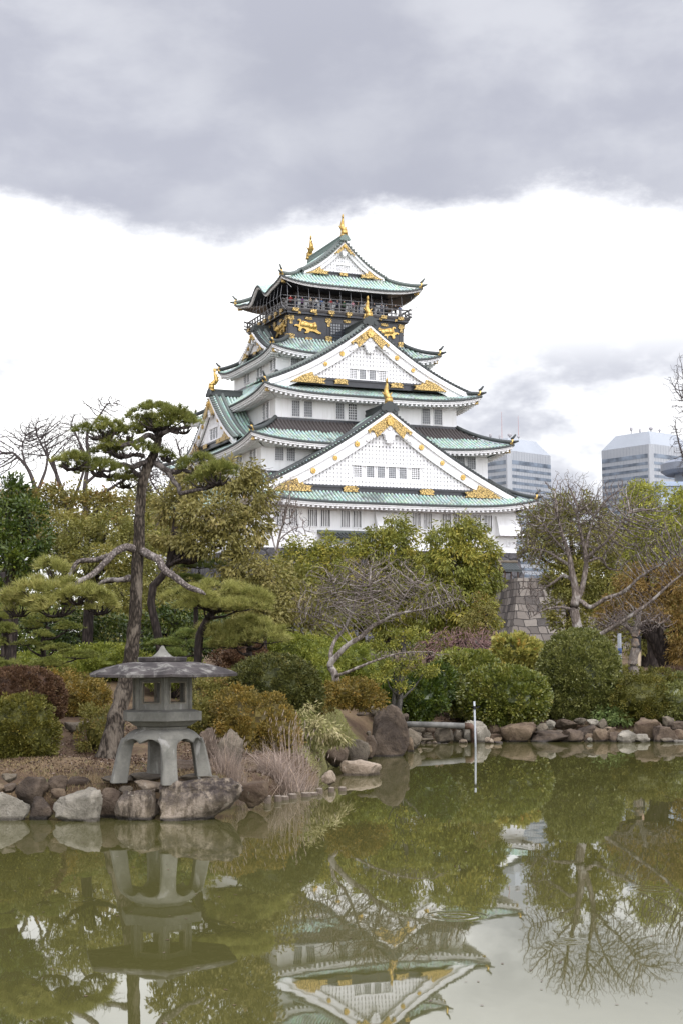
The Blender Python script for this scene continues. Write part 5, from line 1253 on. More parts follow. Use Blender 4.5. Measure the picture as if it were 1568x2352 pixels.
# ------------------------------------------------------------------ shrubs
def shrub(label, px, py, rx, ry, Y, mat, seed, name='shrub', group=None, Ln=.05, Wd=.025, cl=.10, per=44, lump=.06, cover=.92, extra=(), core=.78, up=-.15, inner=.90, squash=.85):
    rng = np.random.default_rng(seed)
    bl = [blob(px, py, Y, rx, ry)]+[blob(*q) for q in extra]
    c = bl[0][0]; g = float(gz(c[0], c[1])); base = np.array([c[0], c[1], g-.03])
    t = empty(name, base, label, 'shrub', group)
    k = Y/27.0
    crown('foliage', bl, M[mat], base, t, rng, cl=cl*k**.5, per=per, Ln=Ln*k**.5, Wd=Wd*k**.5, droop=up, cover=cover, inner=inner, floor=g-.02, core=core, lump=lump, squash=squash)
    b = MB()
    for i in range(7):
        a = rng.uniform(0, 2*math.pi); r = bl[0][1]
        b.tube([(.06*math.cos(a),.06*math.sin(a),-.05), (r[0]*.3*math.cos(a), r[1]*.3*math.sin(a), .3*r[2]), (r[0]*.55*math.cos(a+.3), r[1]*.55*math.sin(a+.3), .75*r[2]+.1)], [.022,.016,.008], 5)
    b.build('stem', M['dark_bark'], t)
    return t
CLP = 'clipped azalea domes'
shrub('clipped russet brown shrub dome at the left edge behind the olive one', 45, 1606, 104, 70, 27.5, 'leaf_clipped_russet', 101, core=.86, inner=.95, cl=.07, group=CLP, lump=.03)
shrub('clipped olive and orange shrub dome at the left edge nearest the water', 48, 1682, 84, 84, 24.6, 'leaf_clipped', 102, core=.84, inner=.93, cl=.085, group=CLP, extra=[(20,1710,24.4,60,50),(-40,1690,24.7,70,80)], lump=.05)
shrub('yellowish loose shrub between the russet dome and the pine trunk', 168, 1600, 78, 52, 30, 'leaf_clipped_orange', 103, extra=[(215,1615,29.8,44,40),(120,1580,30.2,60,40)], lump=.14, core=.7, inner=.75)
shrub('grey brown twiggy low shrub at the foot of the pine trunk', 232, 1680, 52, 62, 26.6, 'leaf_mixed', 104, lump=.14, core=.62, inner=.6, cover=.8)
shrub('light green hedge mound behind the yellowish shrub', 235, 1522, 82, 40, 38, 'leaf_hedge', 105, group='light green hedge mounds', extra=[(150,1540,37.6,60,34),(300,1530,38,45,34)])
shrub('thin mixed olive and red leaved shrub right behind the lantern fire box', 478, 1622, 66, 66, 29.2, 'leaf_mixed', 106, lump=.12, core=.66, inner=.65, extra=[(450,1660,28.8,40,40),(510,1585,29.6,40,36)])
shrub('large dark olive clipped dome right of the lantern', 632, 1585, 102, 80, 29.6, 'leaf_clipped_dark', 107, group=CLP, extra=[(575,1575,29.9,52,56),(690,1600,29.6,46,50)], lump=.03, core=.84, inner=.94, cl=.08)
shrub('orange olive shrub mass in front of the large dark dome, above the reeds', 590, 1664, 84, 70, 27.6, 'leaf_clipped_orange', 108, extra=[(640,1690,27.3,52,46),(545,1640,27.9,50,60),(560,1700,27.3,50,40)], lump=.08)
shrub('small orange tipped shrub just right of the large dark dome', 722, 1606, 36, 34, 30, 'leaf_clipped_orange', 109, lump=.08)
shrub('flat topped orange shrub spreading on a dark stem beside the plum trunk', 808, 1592, 64, 31, 31, 'leaf_clipped_orange', 110, lump=.1, extra=[(770,1600,31,40,26),(845,1605,30.9,34,22)])
shrub('brown red shrub behind the low pine, above the dark dome', 555, 1508, 60, 30, 35, 'leaf_clipped_russet', 111, lump=.1)
shrub('light green hedge mound behind the dark dome, left of the plum trunk', 680, 1500, 84, 42, 38, 'leaf_hedge', 112, group='light green hedge mounds', extra=[(620,1490,38,50,36),(740,1520,37.5,55,40),(700,1548,37,70,36)], lump=.1)
shrub('light green hedge mound right of the plum trunk, under its low branch', 825, 1525, 70, 42, 41, 'leaf_hedge', 113, group='light green hedge mounds', extra=[(775,1500,41.5,50,34),(860,1550,40.5,50,40)], lump=.1)
shrub('dark green hedge with glossy leaves right behind the log rail', 960, 1600, 62, 56, 39.6, 'leaf_dark', 114, extra=[(905,1610,39.8,46,46),(1000,1570,39.9,40,40)], lump=.12, Ln=.075, Wd=.032)
shrub('green shrub between the dark hedge and the big leaved dome', 1062, 1575, 52, 72, 42, 'leaf_big', 115, extra=[(1040,1545,42.4,44,34),(1090,1555,42.2,50,50)], lump=.12, Ln=.08, Wd=.035)
shrub('big leaved glossy green dome shrub behind the white pole', 1158, 1604, 98, 72, 40.6, 'leaf_big', 116, lump=.03, Ln=.075, Wd=.036, core=.84, inner=.92, extra=[(1110,1610,40.9,52,56),(1205,1605,40.9,50,56)])
shrub('tallest round clipped shrub, dark green, at the right of the pond', 1330, 1556, 94, 108, 42.6, 'leaf_holly', 117, lump=.015, Ln=.055, Wd=.03, cover=1.3, inner=.95, cl=.085, core=.86, extra=[(1325,1606,42.4,90,60)])
shrub('shrub with large yellow and red leaves behind the big leaved dome', 1186, 1512, 58, 50, 46.5, 'leaf_photinia', 118, lump=.1, Ln=.13, Wd=.06, core=.75, extra=[(1150,1535,46.3,36,30),(1220,1530,46.3,30,36)])
shrub('pale green hedge mound below the red twiggy bush', 1100, 1530, 60, 36, 48, 'leaf_hedge', 119, group='light green hedge mounds', lump=.12, extra=[(1040,1520,48,40,26)])
shrub('brownish green spreading shrub right of the tall round shrub', 1475, 1608, 68, 54, 41.6, 'leaf_clipped', 120, lump=.09, extra=[(1450,1620,42,40,36),(1500,1575,42.5,62,36),(1470,1635,41.8,44,28)])
shrub('dark green shrub cut by the right edge of the photo', 1555, 1618, 54, 48, 41.6, 'leaf_holly', 121, lump=.1, extra=[(1590,1590,42.5,60,50)])
shrub('olive hedge low between the tall round shrub and the bare trunk', 1440, 1555, 40, 24, 49, 'leaf_olive', 122, lump=.12)
shrub('brown grass like bush on the slope at the right edge', 1560, 1560, 42, 18, 47, 'litter', 123, lump=.15, Ln=.16, Wd=.012, core=.5)
shrub('green bush filling the gap behind the tall round shrub', 1212, 1520, 46, 46, 54, 'leaf_big', 124, lump=.1, Ln=.09, Wd=.04)
shrub('low green hedge far left behind the russet dome', 20, 1530, 110, 30, 38, 'leaf_hedge', 125, group='light green hedge mounds', lump=.12)
shrub('low bright green hedge seen under the pine pads left of the lantern cap', 395, 1545, 80, 34, 37, 'leaf_hedge', 126, group='light green hedge mounds', lump=.1)

shrub('green shrub just beyond the right edge of the pond', 1690, 1600, 80, 62, 42.5, 'leaf_big', 127)
shrub('brown shrub farther beyond the right edge of the pond', 1850, 1600, 90, 60, 43, 'leaf_clipped', 128)
shrub('russet shrub just beyond the left edge of the bank', -150, 1650, 90, 80, 26, 'leaf_clipped_russet', 129)
# leafy tufts
def blades(name, label, base, n, spread, h, w, mat, rng, lean=.35, cat='plant', curl=.5, part='blades', seg=4, group=None, tri=False, heads=0, vary=.45):
    t = empty(name, base, label, cat, group); V, Fq, T = [], [], []
    off = np.stack([rng.normal(0, spread[0]*.5, n), rng.normal(0, spread[1]*.5, n)], 1)
    off = np.clip(off, -np.array(spread)*1.05, np.array(spread)*1.05)
    x, y = base[0]+off[:,0], base[1]+off[:,1]; z = gz(x, y)
    a = np.arctan2(off[:,1]/spread[1], off[:,0]/spread[0])+rng.normal(0, .9, n); ln = rng.normal(lean, lean*.5, n)
    hh = h*np.clip(rng.normal(1-vary*.5, vary*.5, n), .25, 1.35)
    dirh = np.stack([np.cos(a), np.sin(a), 0*a], 1); sd = np.stack([-np.sin(a+rng.normal(0,.8,n)), np.cos(a), 0*a], 1); sd = nrm(sd)
    rows = []
    for q in np.linspace(0, 1, seg+1):
        c = np.stack([x, y, z-.02], 1)+dirh*(hh*ln*(q+curl*q*q))[:,None]+np.array([0,0,1])*(hh*(q-curl*ln*ln*1.2*q**2.5))[:,None]
        ww = w*(1-q*.85); rows += [c-sd*ww*.5, c+sd*ww*.5]
    Vv = np.stack(rows, 1); k = Vv.shape[1]
    Fb = np.array([(2*i, 2*i+1, 2*i+3, 2*i+2) for i in range(seg)])
    F_ = (Fb[None]+np.arange(n)[:,None,None]*k).reshape(-1,4)
    T = np.repeat(np.clip(rng.normal(.5,.25,n),0,1), seg)
    link_mesh(part, Vv.reshape(-1,3)-np.asarray(base), F_, mat, t, tint=T)
    if heads:
        b = MB(); ids = np.argsort(-hh)[:heads]; tip = Vv.reshape(n,k,3)[ids,-1]
        for p in tip: b.tube([p-np.asarray(base), p-np.asarray(base)+np.array([.01,0,.03]), p-np.asarray(base)+np.array([.02,0,.075])], [.003,.007,.002], 5)
        link_mesh('seed_heads', np.array(b.v), b.f, mat, t, tint=np.full(len(b.f), .7))
    return t
def ptg(px, py, Y):
    p = A(px, py, Y); p[2] = float(gz(p[0], p[1])); return p
rng = np.random.default_rng(201)
blades('dry_reed_clump', 'big rounded clump of dry grey reeds beside the log stakes', ptg(694, 1808, 25.0), 3600, (.58,.5), .54, .010, M['reed_dry'], rng, .62, 'reeds', .9)
blades('dry_reed_clump', 'upright dry reed stalks standing out of the big rounded clump', ptg(690, 1790, 25.9), 110, (.42,.4), .70, .009, M['reed_dry'], rng, .2, 'reeds', .1, heads=60, vary=.5)
blades('dry_reed_clump', 'thin dry reed stalks right of the lantern, left of the big clump', ptg(528, 1800, 23.3), 520, (.27,.35), .47, .008, M['reed_dry'], rng, .26, 'reeds', .4, heads=40)
blades('dry_reed_clump', 'tangled short dry reeds at the waterline between the lantern rock and the log stakes', ptg(548, 1815, 23.1), 420, (.30,.25), .32, .008, M['reed_dry'], rng, .7, 'reeds', .8)
blades('dwarf_bamboo', 'variegated dwarf bamboo with straw coloured leaves above the reeds', ptg(725, 1690, 28.6), 1, (.1,.1), .2, .01, M['leaf_bamboo'], rng, .2, 'plant')
t = [o for o in bpy.data.objects if o.name.startswith('dwarf_bamboo')][0]; bc = np.array(t.location)
crown('leaves', [blob(728,1672,28.6,42,26), blob(765,1690,28.9,40,18), blob(705,1640,29,26,22)], M['leaf_bamboo'], bc, t, rng, cl=.12, per=26, Ln=.105, Wd=.024, droop=.5, cover=1.0, inner=.4)
blades('iris_tuft', 'small bright green tuft between the lantern legs', ptg(366, 1776, 23.2), 60, (.09,.08), .30, .022, M['leaf_iris'], rng, .5, 'plant', .9)
blades('iris_tuft', 'small green tuft above the left bank rocks', ptg(97, 1790, 22.2), 70, (.14,.1), .11, .015, M['leaf_iris'], rng, .6, 'plant', .8)
blades('grass_tuft', 'bright green grass tuft on the right bank under the brownish shrub', ptg(1445, 1668, 40.6), 500, (.38,.2), .28, .022, M['leaf_fern'], rng, .6, 'plant', .8)
ft_ = blades('fern_clump', 'blue green fern clump between the tall round shrub and the brownish shrub', ptg(1400, 1650, 41.4), 20, (.3,.2), .2, .02, M['leaf_fern'], rng, .6, 'plant', .8)
crown('fronds', [blob(1400,1640,41.4,34,14), blob(1425,1650,41.2,24,10)], M['leaf_fern'], np.array(ft_.location), ft_, rng, cl=.14, per=20, Ln=.12, Wd=.03, droop=.3, cover=1.1, inner=.5)
blades('red_stem_tuft', 'reddish dry stems at the end of the log stakes', ptg(790, 1806, 26.4), 160, (.12,.12), .30, .006, M['litter'], rng, .3, 'plant', .3)
dp = ptg(843, 1678, 33.6)
df = blades('daffodil', 'two white daffodils with green leaves left of the standing stone', dp, 40, (.08,.06), .36, .022, M['leaf_iris'], rng, .2, 'flower', .5)
for q, (dx, dz) in enumerate(((-.15,.38),(.06,.42))):
    b = MB(); b.tube([(dx*.3,0,0),(dx,.0,dz)], [.006,.005], 5); sx = b.build('flower_stem', M['leaf_iris'], df)
    b = MB(); c = np.array([dx,-.02,dz])
    for k in range(6):
        a = k*math.pi/3; e = np.array([math.cos(a),-.15,math.sin(a)]); s_ = np.array([-math.sin(a),0,math.cos(a)])
        b.add([c, c+e*.04+s_*.024, c+e*.075, c+e*.04-s_*.024], [(0,1,2,3)])
    b.tube([c, c+np.array([0,-.045,0])], [.015,.024], 8)
    link_mesh('flower', np.array(b.v), b.f, M['petal_white'], df, tint=np.full(len(b.f), .6))

# grass and leaf litter, too many to count
def scatter_blades(name, label, x0, x1, y0, y1, n, h, w, mat, rng, cond, kind='stuff'):
    x = rng.uniform(x0, x1, n); y = rng.uniform(y0, y1, n); z = gz(x, y); k = (z > .08) & cond(x, y, z); x, y, z = x[k], y[k], z[k]; n = len(x)
    a = rng.uniform(0, 2*math.pi, n); hh = h*rng.uniform(.4,1.2,n); B = np.stack([x,y,z-.01],1); S = np.stack([np.cos(a),np.sin(a),0*a],1)*w/2
    Tp = B+np.stack([np.cos(a+1.3)*hh*.6, np.sin(a+1.3)*hh*.6, hh],1)
    V = np.stack([B-S, B+S, Tp],1).reshape(-1,3)
    return tag(link_mesh(name, V, np.arange(3*n).reshape(-1,3), mat, tint=np.clip(rng.normal(.5,.3,n),0,1)), label, 'grass', kind=kind)
pat = lambda x, y: np.sin(x*2.3+1)*np.sin(y*1.9)+.4*np.sin(x*5.1+y*3.3)
scatter_blades('dry_grass', 'short dry tan grass on the bank around the lantern', -9, -.2, 21.2, 25.6, 60000, .06, .008, M['grass_dry'], rng, lambda x,y,z: (y < 24.3+.5*pat(x,y)) & (pat(x,y) > -.7))
scatter_blades('mound_grass', 'short faded grass on the mound left of the standing stone', -2.2, 2.2, 27, 37, 110000, .07, .012, M['grass_mound'], rng, lambda x,y,z: z > .2)
def litter(name, label, x0, x1, y0, y1, n, mat, rng, cond, s=.05):
    x = rng.uniform(x0,x1,n); y = rng.uniform(y0,y1,n); z = gz(x,y); k = (z > .1) & cond(x,y,z); x,y,z = x[k],y[k],z[k]; n = len(x)
    D = nrm(np.stack([rng.normal(size=n), rng.normal(size=n), rng.normal(0,.35,n)],1))
    V, Fq = leaf_quads(np.stack([x,y,z+.025],1), D, s, s*.5, rng)
    return tag(link_mesh(name, V, Fq, mat, tint=rng.uniform(0,1,n)), label, 'leaf litter', kind='stuff')
litter('leaf_litter', 'brown fallen leaves under the shrubs of the left bank', -9, -.4, 23, 31, 26000, M['litter'], rng, lambda x,y,z: pat(x*.7,y*.7) > -.6)
litter('leaf_litter', 'brown fallen leaves along the right bank above the rocks', 1.5, 11, 39.6, 46, 26000, M['litter'], rng, lambda x,y,z: z > .2, .07)
n = 900; P = np.stack([rng.uniform(-6,9,n), rng.uniform(8,37,n)**1.0, np.full(n,.004)],1); P = P[P[:,1] < shore_y(P[:,0])-.3]
V, Fq = leaf_quads(P, nrm(np.stack([rng.normal(size=len(P)), rng.normal(size=len(P)), np.zeros(len(P))],1)), .045, .026, rng); V[:,2] = .004
tag(link_mesh('floating_debris', V, Fq, M['litter'], tint=rng.uniform(.4,1,len(P))), 'tiny leaf specks floating on the pond', 'debris', kind='stuff')

# ------------------------------------------------------------------ rocks
_ico = {}
def ico(sub):
    if sub not in _ico:
        import bmesh
        bm = bmesh.new(); bmesh.ops.create_icosphere(bm, subdivisions=sub, radius=1.0)
        _ico[sub] = (np.array([v.co[:] for v in bm.verts]), np.array([[v.index for v in f.verts] for f in bm.faces])); bm.free()
    return _ico[sub]
def rock(label, l, r, t, b, Y, mat, seed, boxy=.35, depth=.85, cuts=15, sub=4, group=None, name='rock', rough=.10, embed=.12, tilt=0.0, taper=0.0):
    rng = np.random.default_rng(seed); V, F_ = ico(sub); V = V.copy()
    V = np.sign(V)*np.abs(V)**(1-boxy*.75)                # squarer than a ball
    V /= np.abs(V).max(0)
    for _ in range(cuts):
        d = unit(1, rng)[0]; hh = rng.uniform(.58,.93); e = V@d-hh; V -= np.outer(np.maximum(e,0)*.92, d)
    c0 = rng.uniform(0,50,3)
    nz = np.array([mnoise.fractal(Vector(p*1.6+c0), .8, 2.1, 4) for p in V]); nz2 = np.array([mnoise.fractal(Vector(p*5+c0), .7, 2.1, 3) for p in V])
    V *= (1+rough*1.5*nz+rough*.45*nz2)[:,None]
    mn, mx = V.min(0), V.max(0); V = (V-(mn+mx)/2)/((mx-mn)/2)
    if taper: V[:,:2] *= (1-taper*(V[:,2:]+.2))
    k = Y/F_PX; rx, rz = (r-l)/2*k, (b-t)/2*k*(1+embed); ry = max(rx*depth, rz*.6)
    if tilt: ca, sa = math.cos(tilt), math.sin(tilt); V = np.stack([V[:,0], V[:,1]*ca-V[:,2]*sa, V[:,1]*sa+V[:,2]*ca],1)
    c = A((l+r)/2, (t+b)/2+(b-t)*embed/2, Y); c[1] += ry*.6
    o = link_mesh(name, V*np.array([rx,ry,rz]), F_, M[mat], smooth=True, loc=tuple(c))
    return tag(o, label, 'rock', group)
def r3(l, r, t, b): return (l*.3662, r*.3662, 1722.5+t*.3662, 1722.5+b*.3662)
def r6(l, r, t, b): return (603+l*.3296, 603+r*.3296, 1607.6+t*.3296, 1607.6+b*.3296)
def r5(l, r, t, b): return (1091+l*.3043, 1091+r*.3043, 1607.6+t*.3043, 1607.6+b*.3043)
LB = [  # left bank
 ('speckled tan boulder at the left edge of the photo by the water', r3(-70,178,265,440), 21.1, 'rock_pale', .45),
 ('dark brown boulder between the two pale ones at the waterline', r3(182,330,298,432), 21.1, 'rock_dark', .3),
 ('large pale grey granite boulder at the waterline left of the lantern', r3(318,637,246,448), 20.9, 'rock_pale', .5),
 ('dark reddish brown boulder above the small dark waterline one', r3(98,292,170,345), 21.7, 'rock_dark', .35),
 ('purple brown boulder in the upper left bank row', r3(285,425,160,262), 21.9, 'rock_purple', .4),
 ('greyish purple boulder directly above the pale granite one', r3(395,572,168,262), 22.0, 'rock_purple', .4),
 ('small pinkish rock wedged above the pale granite boulder', r3(312,412,245,308), 21.6, 'rock_brown', .4),
 ('grey brown boulder right of the pale granite one', r3(588,765,243,425), 21.3, 'rock_purple', .4),
 ('squarish brown boulder left of the biggest streaked rock', r3(712,988,253,436), 21.0, 'rock_streak', .6),
 ('biggest rock of the left bank, streaked brown and cream, under the lantern legs', r3(985,1522,180,428), 21.0, 'rock_streak', .7),
 ('small bluish grey rock at the left edge above the boulders', r3(0,102,148,204), 22.0, 'rock_grey', .4),
 ('low dark rock at the left edge below the bluish one', r3(8,104,212,268), 21.7, 'rock_dark', .4),
 ('small brown rock at the far left edge of the boulder row', r3(-60,24,205,275), 21.6, 'rock_brown', .4),
 ('small dark rock tucked below the flat slabs', r3(738,832,228,278), 21.4, 'rock_grey', .5),
 ('pale cream slab under the front lantern leg', r3(830,1032,192,262), 21.4, 'rock_tan', .6),
 ('dark rounded rock at the water right of the biggest streaked rock', (543,616,1796,1852), 22.2, 'rock_brown', .45),
 ('purple boulder behind the lantern legs on their right', (458,500,1672,1736), 25.0, 'rock_purple', .4),
 ('grey upright boulder behind the thin reeds', (496,558,1675,1756), 25.4, 'rock_grey', .35),
 ('grey stone slab behind the lantern between its legs', (344,470,1745,1785), 23.8, 'rock_purple', .6),
 ('flat grey stone low behind the twiggy shrub at the pine foot', (146,206,1658,1682), 27.0, 'rock_grey', .5),
 ('pale rock among the dry reeds', (585,625,1758,1800), 24.9, 'rock_tan', .4),
 ('pale rock half hidden behind the right side of the big reed clump', (738,772,1770,1802), 26.2, 'rock_tan', .4)]
for i, (lab, box, Y, mt, bxy) in enumerate(LB): rock(lab, *box, Y, mt, 300+i, bxy+.12, sub=5 if i in (2,8,9) else 4, embed=.25 if box[3] > 1860 else .12, depth=.7)
SL = 'flat stone slabs under the lantern'
for i, (lab, l, r, t, b, Y) in enumerate([('pale flat slab under the left lantern leg', 228,300,1786,1800,21.7),('grey flat slab behind the front lantern leg', 292,385,1779,1794,22.0),('flat grey slab under the right lantern leg', 415,500,1780,1796,21.9)]):
    rock(lab, l, r, t, b, Y, 'rock_grey', 340+i, .7, 1.2, 6, group=SL, rough=.04)
MBK = [ # around the standing stone
 ('tall dark rounded standing stone at the pond edge', (850,942,1620,1740), 33.9, 'rock_dark', .28, .75),
 ('grey pointed boulder left of the standing stone at the water', r6(558,747,276,444), 31.6, 'rock_grey', .3, .8),
 ('brown boulder behind the reeds, left of the grey pointed one', r6(438,602,325,460), 30.6, 'rock_purple', .5, .8),
 ('small bluish rock on top of the brown boulder by the reeds', r6(524,588,273,324), 31.6, 'rock_grey', .4, .9),
 ('upright grey slab leaning on the left of the standing stone', r6(712,797,250,402), 33.0, 'rock_purple', .4, .7),
 ('low brown rock between the pointed boulder and the leaning slab', r6(678,762,312,396), 32.6, 'rock_brown', .5, .8),
 ('flat pale tan rock lying in the water right of the reeds', r6(538,830,422,540), 28.5, 'rock_tan', .3, .6),
 ('dark grey rock behind the top of the standing stone', r6(718,822,44,92), 35.4, 'rock_grey', .4, .8),
 ('dark rock right behind the standing stone', r6(966,1018,94,148), 35.4, 'rock_dark', .4, .8),
 ('grey sloping rock right of the standing stone under the log rail', r6(996,1106,198,334), 36.6, 'rock_grey', .35, .8),
 ('small brown rock at the right foot of the standing stone', r6(1000,1054,262,362), 35.4, 'rock_brown', .4, .8),
 ('small pale round rock beside the stone steps', r6(1070,1110,245,286), 38.4, 'rock_tan', .3, .9),
 ('dark grey rock just under the left end of the log rail', r6(1008,1132,184,240), 38.9, 'rock_grey', .5, .8),
 ('dark rock above the stone steps', r6(1130,1204,186,236), 39.4, 'rock_dark', .5, .8),
 ('big dark grey boulder in the middle under the log rail', r6(1192,1332,186,308), 39.0, 'rock_grey', .4, .8),
 ('grey rock with moss right of the dark boulder under the rail', r6(1325,1412,210,300), 39.5, 'rock_grey', .5, .8),
 ('small tan rock at the waterline under the right part of the rail', r6(1362,1428,274,312), 38.8, 'rock_tan', .4, .8),
 ('brown rock on the mound left of the daffodils', r6(650,740,84,112), 34.6, 'rock_dark', .5, .8),
 ('small round stone on the mound beside the standing stone', r6(718,754,218,250), 33.4, 'rock_grey', .3, .9)]
for i, (lab, box, Y, mt, bxy, dp_) in enumerate(MBK): rock(lab, *box, Y, mt, 400+i, bxy, dp_, sub=5 if i == 0 else 4, embed=.22 if i in (0,1,6,10) else .1, cuts=7 if i == 0 else 15, taper=.2 if i == 0 else 0, rough=.06 if i == 0 else .09)
for i, (x0, x1, y) in enumerate(((1110,1180,240),(1105,1185,258),(1098,1190,277))):
    l, r, t_, b_ = r6(x0, x1, y-9, y+9)
    rock(['thin top stone step under the log rail','thin middle stone step under the log rail','thin lowest stone step under the log rail'][i], l, r, t_, b_, 39.2-.25*i, 'rock_grey', 430+i, .8, 1.0, 3, group='stone steps at the bank', name='stone_step', rough=.02)
PEB = 'small pale stones along the waterline under the rail'
for i, q in enumerate([(1098,1132,290,316),(1130,1182,290,314),(1178,1218,288,310),(1194,1248,300,330),(1245,1300,302,326),(1060,1100,318,336)]):
    rock('small pale stone in the waterline row below the log rail', *r6(*q), 38.7, ('rock_tan','rock_tan','rock_tan','rock_grey','rock_brown','rock_tan')[i], 440+i, .35, .8, group=PEB, sub=3)
RB = [
 ('pale grey block at the right end of the log rail', (-75,102,178,332), 39.2, 'rock_pale', .6),
 ('dark brown boulder between the pale block and the big brown one', (92,232,188,272), 39.9, 'rock_brown', .5),
 ('low brown rock under the dark brown boulder', (100,202,262,304), 39.5, 'rock_brown', .6),
 ('big flat faced brown boulder right of the white pole', (212,452,190,318), 39.1, 'rock_brown', .55),
 ('small grey rock on the right shoulder of the big brown boulder', (403,466,184,232), 40.2, 'rock_grey', .4),
 ('rounded grey rock below the round dark shrub', (463,542,184,248), 39.9, 'rock_grey', .4),
 ('light grey egg shaped rock above the long dark one', (533,602,159,222), 40.3, 'rock_pale', .3),
 ('long low dark rock at the right bank waterline', (446,700,243,320), 39.1, 'rock_dark', .5),
 ('brown wedge shaped rock right of the long dark one', (672,818,233,322), 39.0, 'rock_purple', .4),
 ('dark grey rock higher on the bank under the round shrub', (613,764,153,216), 40.8, 'rock_purple', .5),
 ('small flat grey rock above the long dark one', (604,674,233,268), 39.9, 'rock_grey', .5),
 ('dark brown hollow looking rock in the middle of the right bank', (783,948,203,304), 39.6, 'rock_dark', .5),
 ('grey rock high on the bank in the leaves', (752,832,143,188), 41.0, 'rock_grey', .4),
 ('pale grey flat topped rock by the ferns', (848,934,153,196), 40.7, 'rock_pale', .5),
 ('grey rounded upright rock below the ferns', (918,998,153,222), 40.3, 'rock_grey', .4),
 ('brown domed rock at the water left of the pale yellow block', (898,1002,229,312), 39.1, 'rock_brown', .35),
 ('small tan rock between the ferns and the pale yellow block', (978,1052,209,238), 40.0, 'rock_tan', .4),
 ('tall brown rock second left of the pale yellow block', (990,1058,218,304), 39.4, 'rock_brown', .4),
 ('grey brown rock touching the left side of the pale yellow block', (1022,1094,252,334), 39.0, 'rock_purple', .5),
 ('pale yellow squared block at the right bank waterline', (1086,1218,243,334), 38.8, 'rock_pale', .8),
 ('small speckled white grey rock right of the pale yellow block', (1207,1314,268,328), 38.8, 'rock_pale', .3),
 ('biggest brown boulder of the right bank below the brownish shrub', (1212,1414,162,314), 39.4, 'rock_brown', .45),
 ('sloping brown boulder right of the biggest one', (1362,1514,212,324), 39.0, 'rock_purple', .4),
 ('grey upright rock near the right edge in fallen leaves', (1422,1504,133,210), 40.4, 'rock_grey', .4),
 ('dark flat rock at the right edge of the photo', (1466,1580,168,224), 40.2, 'rock_dark', .5),
 ('brown block at the right edge just above the water', (1494,1590,232,304), 39.2, 'rock_brown', .6),
 ('small grey rock at the water near the right edge', (1408,1504,293,332), 38.7, 'rock_grey', .5),
 ('pale flat rock at the waterline cut by the right edge', (1508,1590,308,346), 38.5, 'rock_pale', .5),
 ('small tan stone left of the big brown boulder by the pole', (74,112,288,324), 38.8, 'rock_tan', .3),
 ('round orange tan stone at the foot of the white pole', (103,138,297,332), 38.7, 'rock_tan', .3),
 ('small dark stone at the water left of the big brown boulder', (140,206,314,338), 38.7, 'rock_dark', .4),
 ('small grey brown stone above the waterline left of the big brown boulder', (134,196,289,318), 38.9, 'rock_brown', .4),
 ('small brown stone on the shoreline right of the wedge rock', (822,900,262,312), 39.2, 'rock_brown', .4),
 ('tiny pale stone at the water below the hollow looking rock', (846,882,290,318), 38.8, 'rock_pale', .4),
 ('brown boulder beyond the right edge of the pond bank', (1580,1760,200,330), 39.3, 'rock_brown', .5)]
for i, (lab, q, Y, mt, bxy) in enumerate(RB):
    l, r, t_, b_ = r5(*q); gw, gh = .10*(r-l), .14*(b_-t_)
    rock(lab, l-gw, r+gw, t_-gh, b_, Y, mt, 500+i, bxy+.08, .8, embed=.22 if q[3] > 300 else .1)

# log stakes edging the reed bed
for i in range(10):
    px = 614+i*21+RNG.uniform(-6,6); py = 1838-i*1.9; Y = 23.3+i*.26
    top = A(px, py-9+RNG.uniform(-7,6), Y); r = RNG.uniform(.05,.085)
    t = empty('log_stake', (top[0], top[1], -.2), 'short weathered log stake in the row edging the dry reeds at the water', 'log stake', 'log stakes edging the reed bed')
    b = MB(); b.tube([(0,0,0),(.004,0,.15),(0,.004,top[2]+.19)], [r*1.03,r,r*.97], 12); b.build('stake', M['log_stake'], t)
    b = MB(); b.lathe([(r*.93,top[2]+.188),(r*.9,top[2]+.2),(r*.5,top[2]+.203)], 12); b.build('cut_end', M['log_end'], t)
# horizontal log rail with a rusty bent end
pl, pr_ = A(929, 1664, 38.6), A(1068, 1668, 39.0)
t = empty('log_rail', tuple((pl+pr_)/2), 'long grey horizontal rail with a rusty bent end right of the standing stone', 'rail'); o_ = (pl+pr_)/2
b = MB(); b.tube([pl-o_, (pl+pr_)/2-o_+np.array([0,0,.01]), pr_-o_], .075, 14); b.build('rail', M['log_rail'], t, True)
b = MB(); e = pr_-o_; b.tube([e-np.array([.02,0,0]), e+np.array([.13,0,-.01]), e+np.array([.2,0,-.08]), e+np.array([.21,0,-.45])], .085, 12); b.build('bent_end', M['rust'], t, True)
# white marker pole standing in the pond
pb_ = AZ(1093, 1716, 0); t = empty('marker_pole', (pb_[0], pb_[1], -.7), 'thin white pole with a black clip near its top standing in the pond', 'pole')
hp = 2.2-(1612-1508)*pb_[1]/F_PX
b = MB(); b.tube([(0,0,0),(-.02,0,.7),(-.035,0,.7+hp)], .025, 12); b.build('pole', M['white_post'], t, True)
b = MB(); b.tube([(-.035,0,.7+hp-.19),(-.035,0,.7+hp-.11)], .036, 12); b.tube([(.02,-.03,.7+hp-.16),(.09,-.05,.7+hp-.12)], [.02,.012], 6); b.build('clip', M['black_clip'], t)
# white post by the bare trunk, far right
pw = gp(1424, 47.5); t = empty('sign_post', tuple(pw), 'slim weathered white post with a blue band right of the tall round shrub', 'post')
b = MB(); tz = A(1422, 1455, 47.5)[2]-pw[2]; b.tube([(0,0,-.2),(0,0,tz)], .062, 10); b.build('post', M['white_post'], t, True)
b = MB(); b.tube([(0,0,tz-.62),(0,0,tz-.46)], .066, 10); plain('blue_band', (.06,.10,.24), .5); b.build('band', M['blue_band'], t, True)

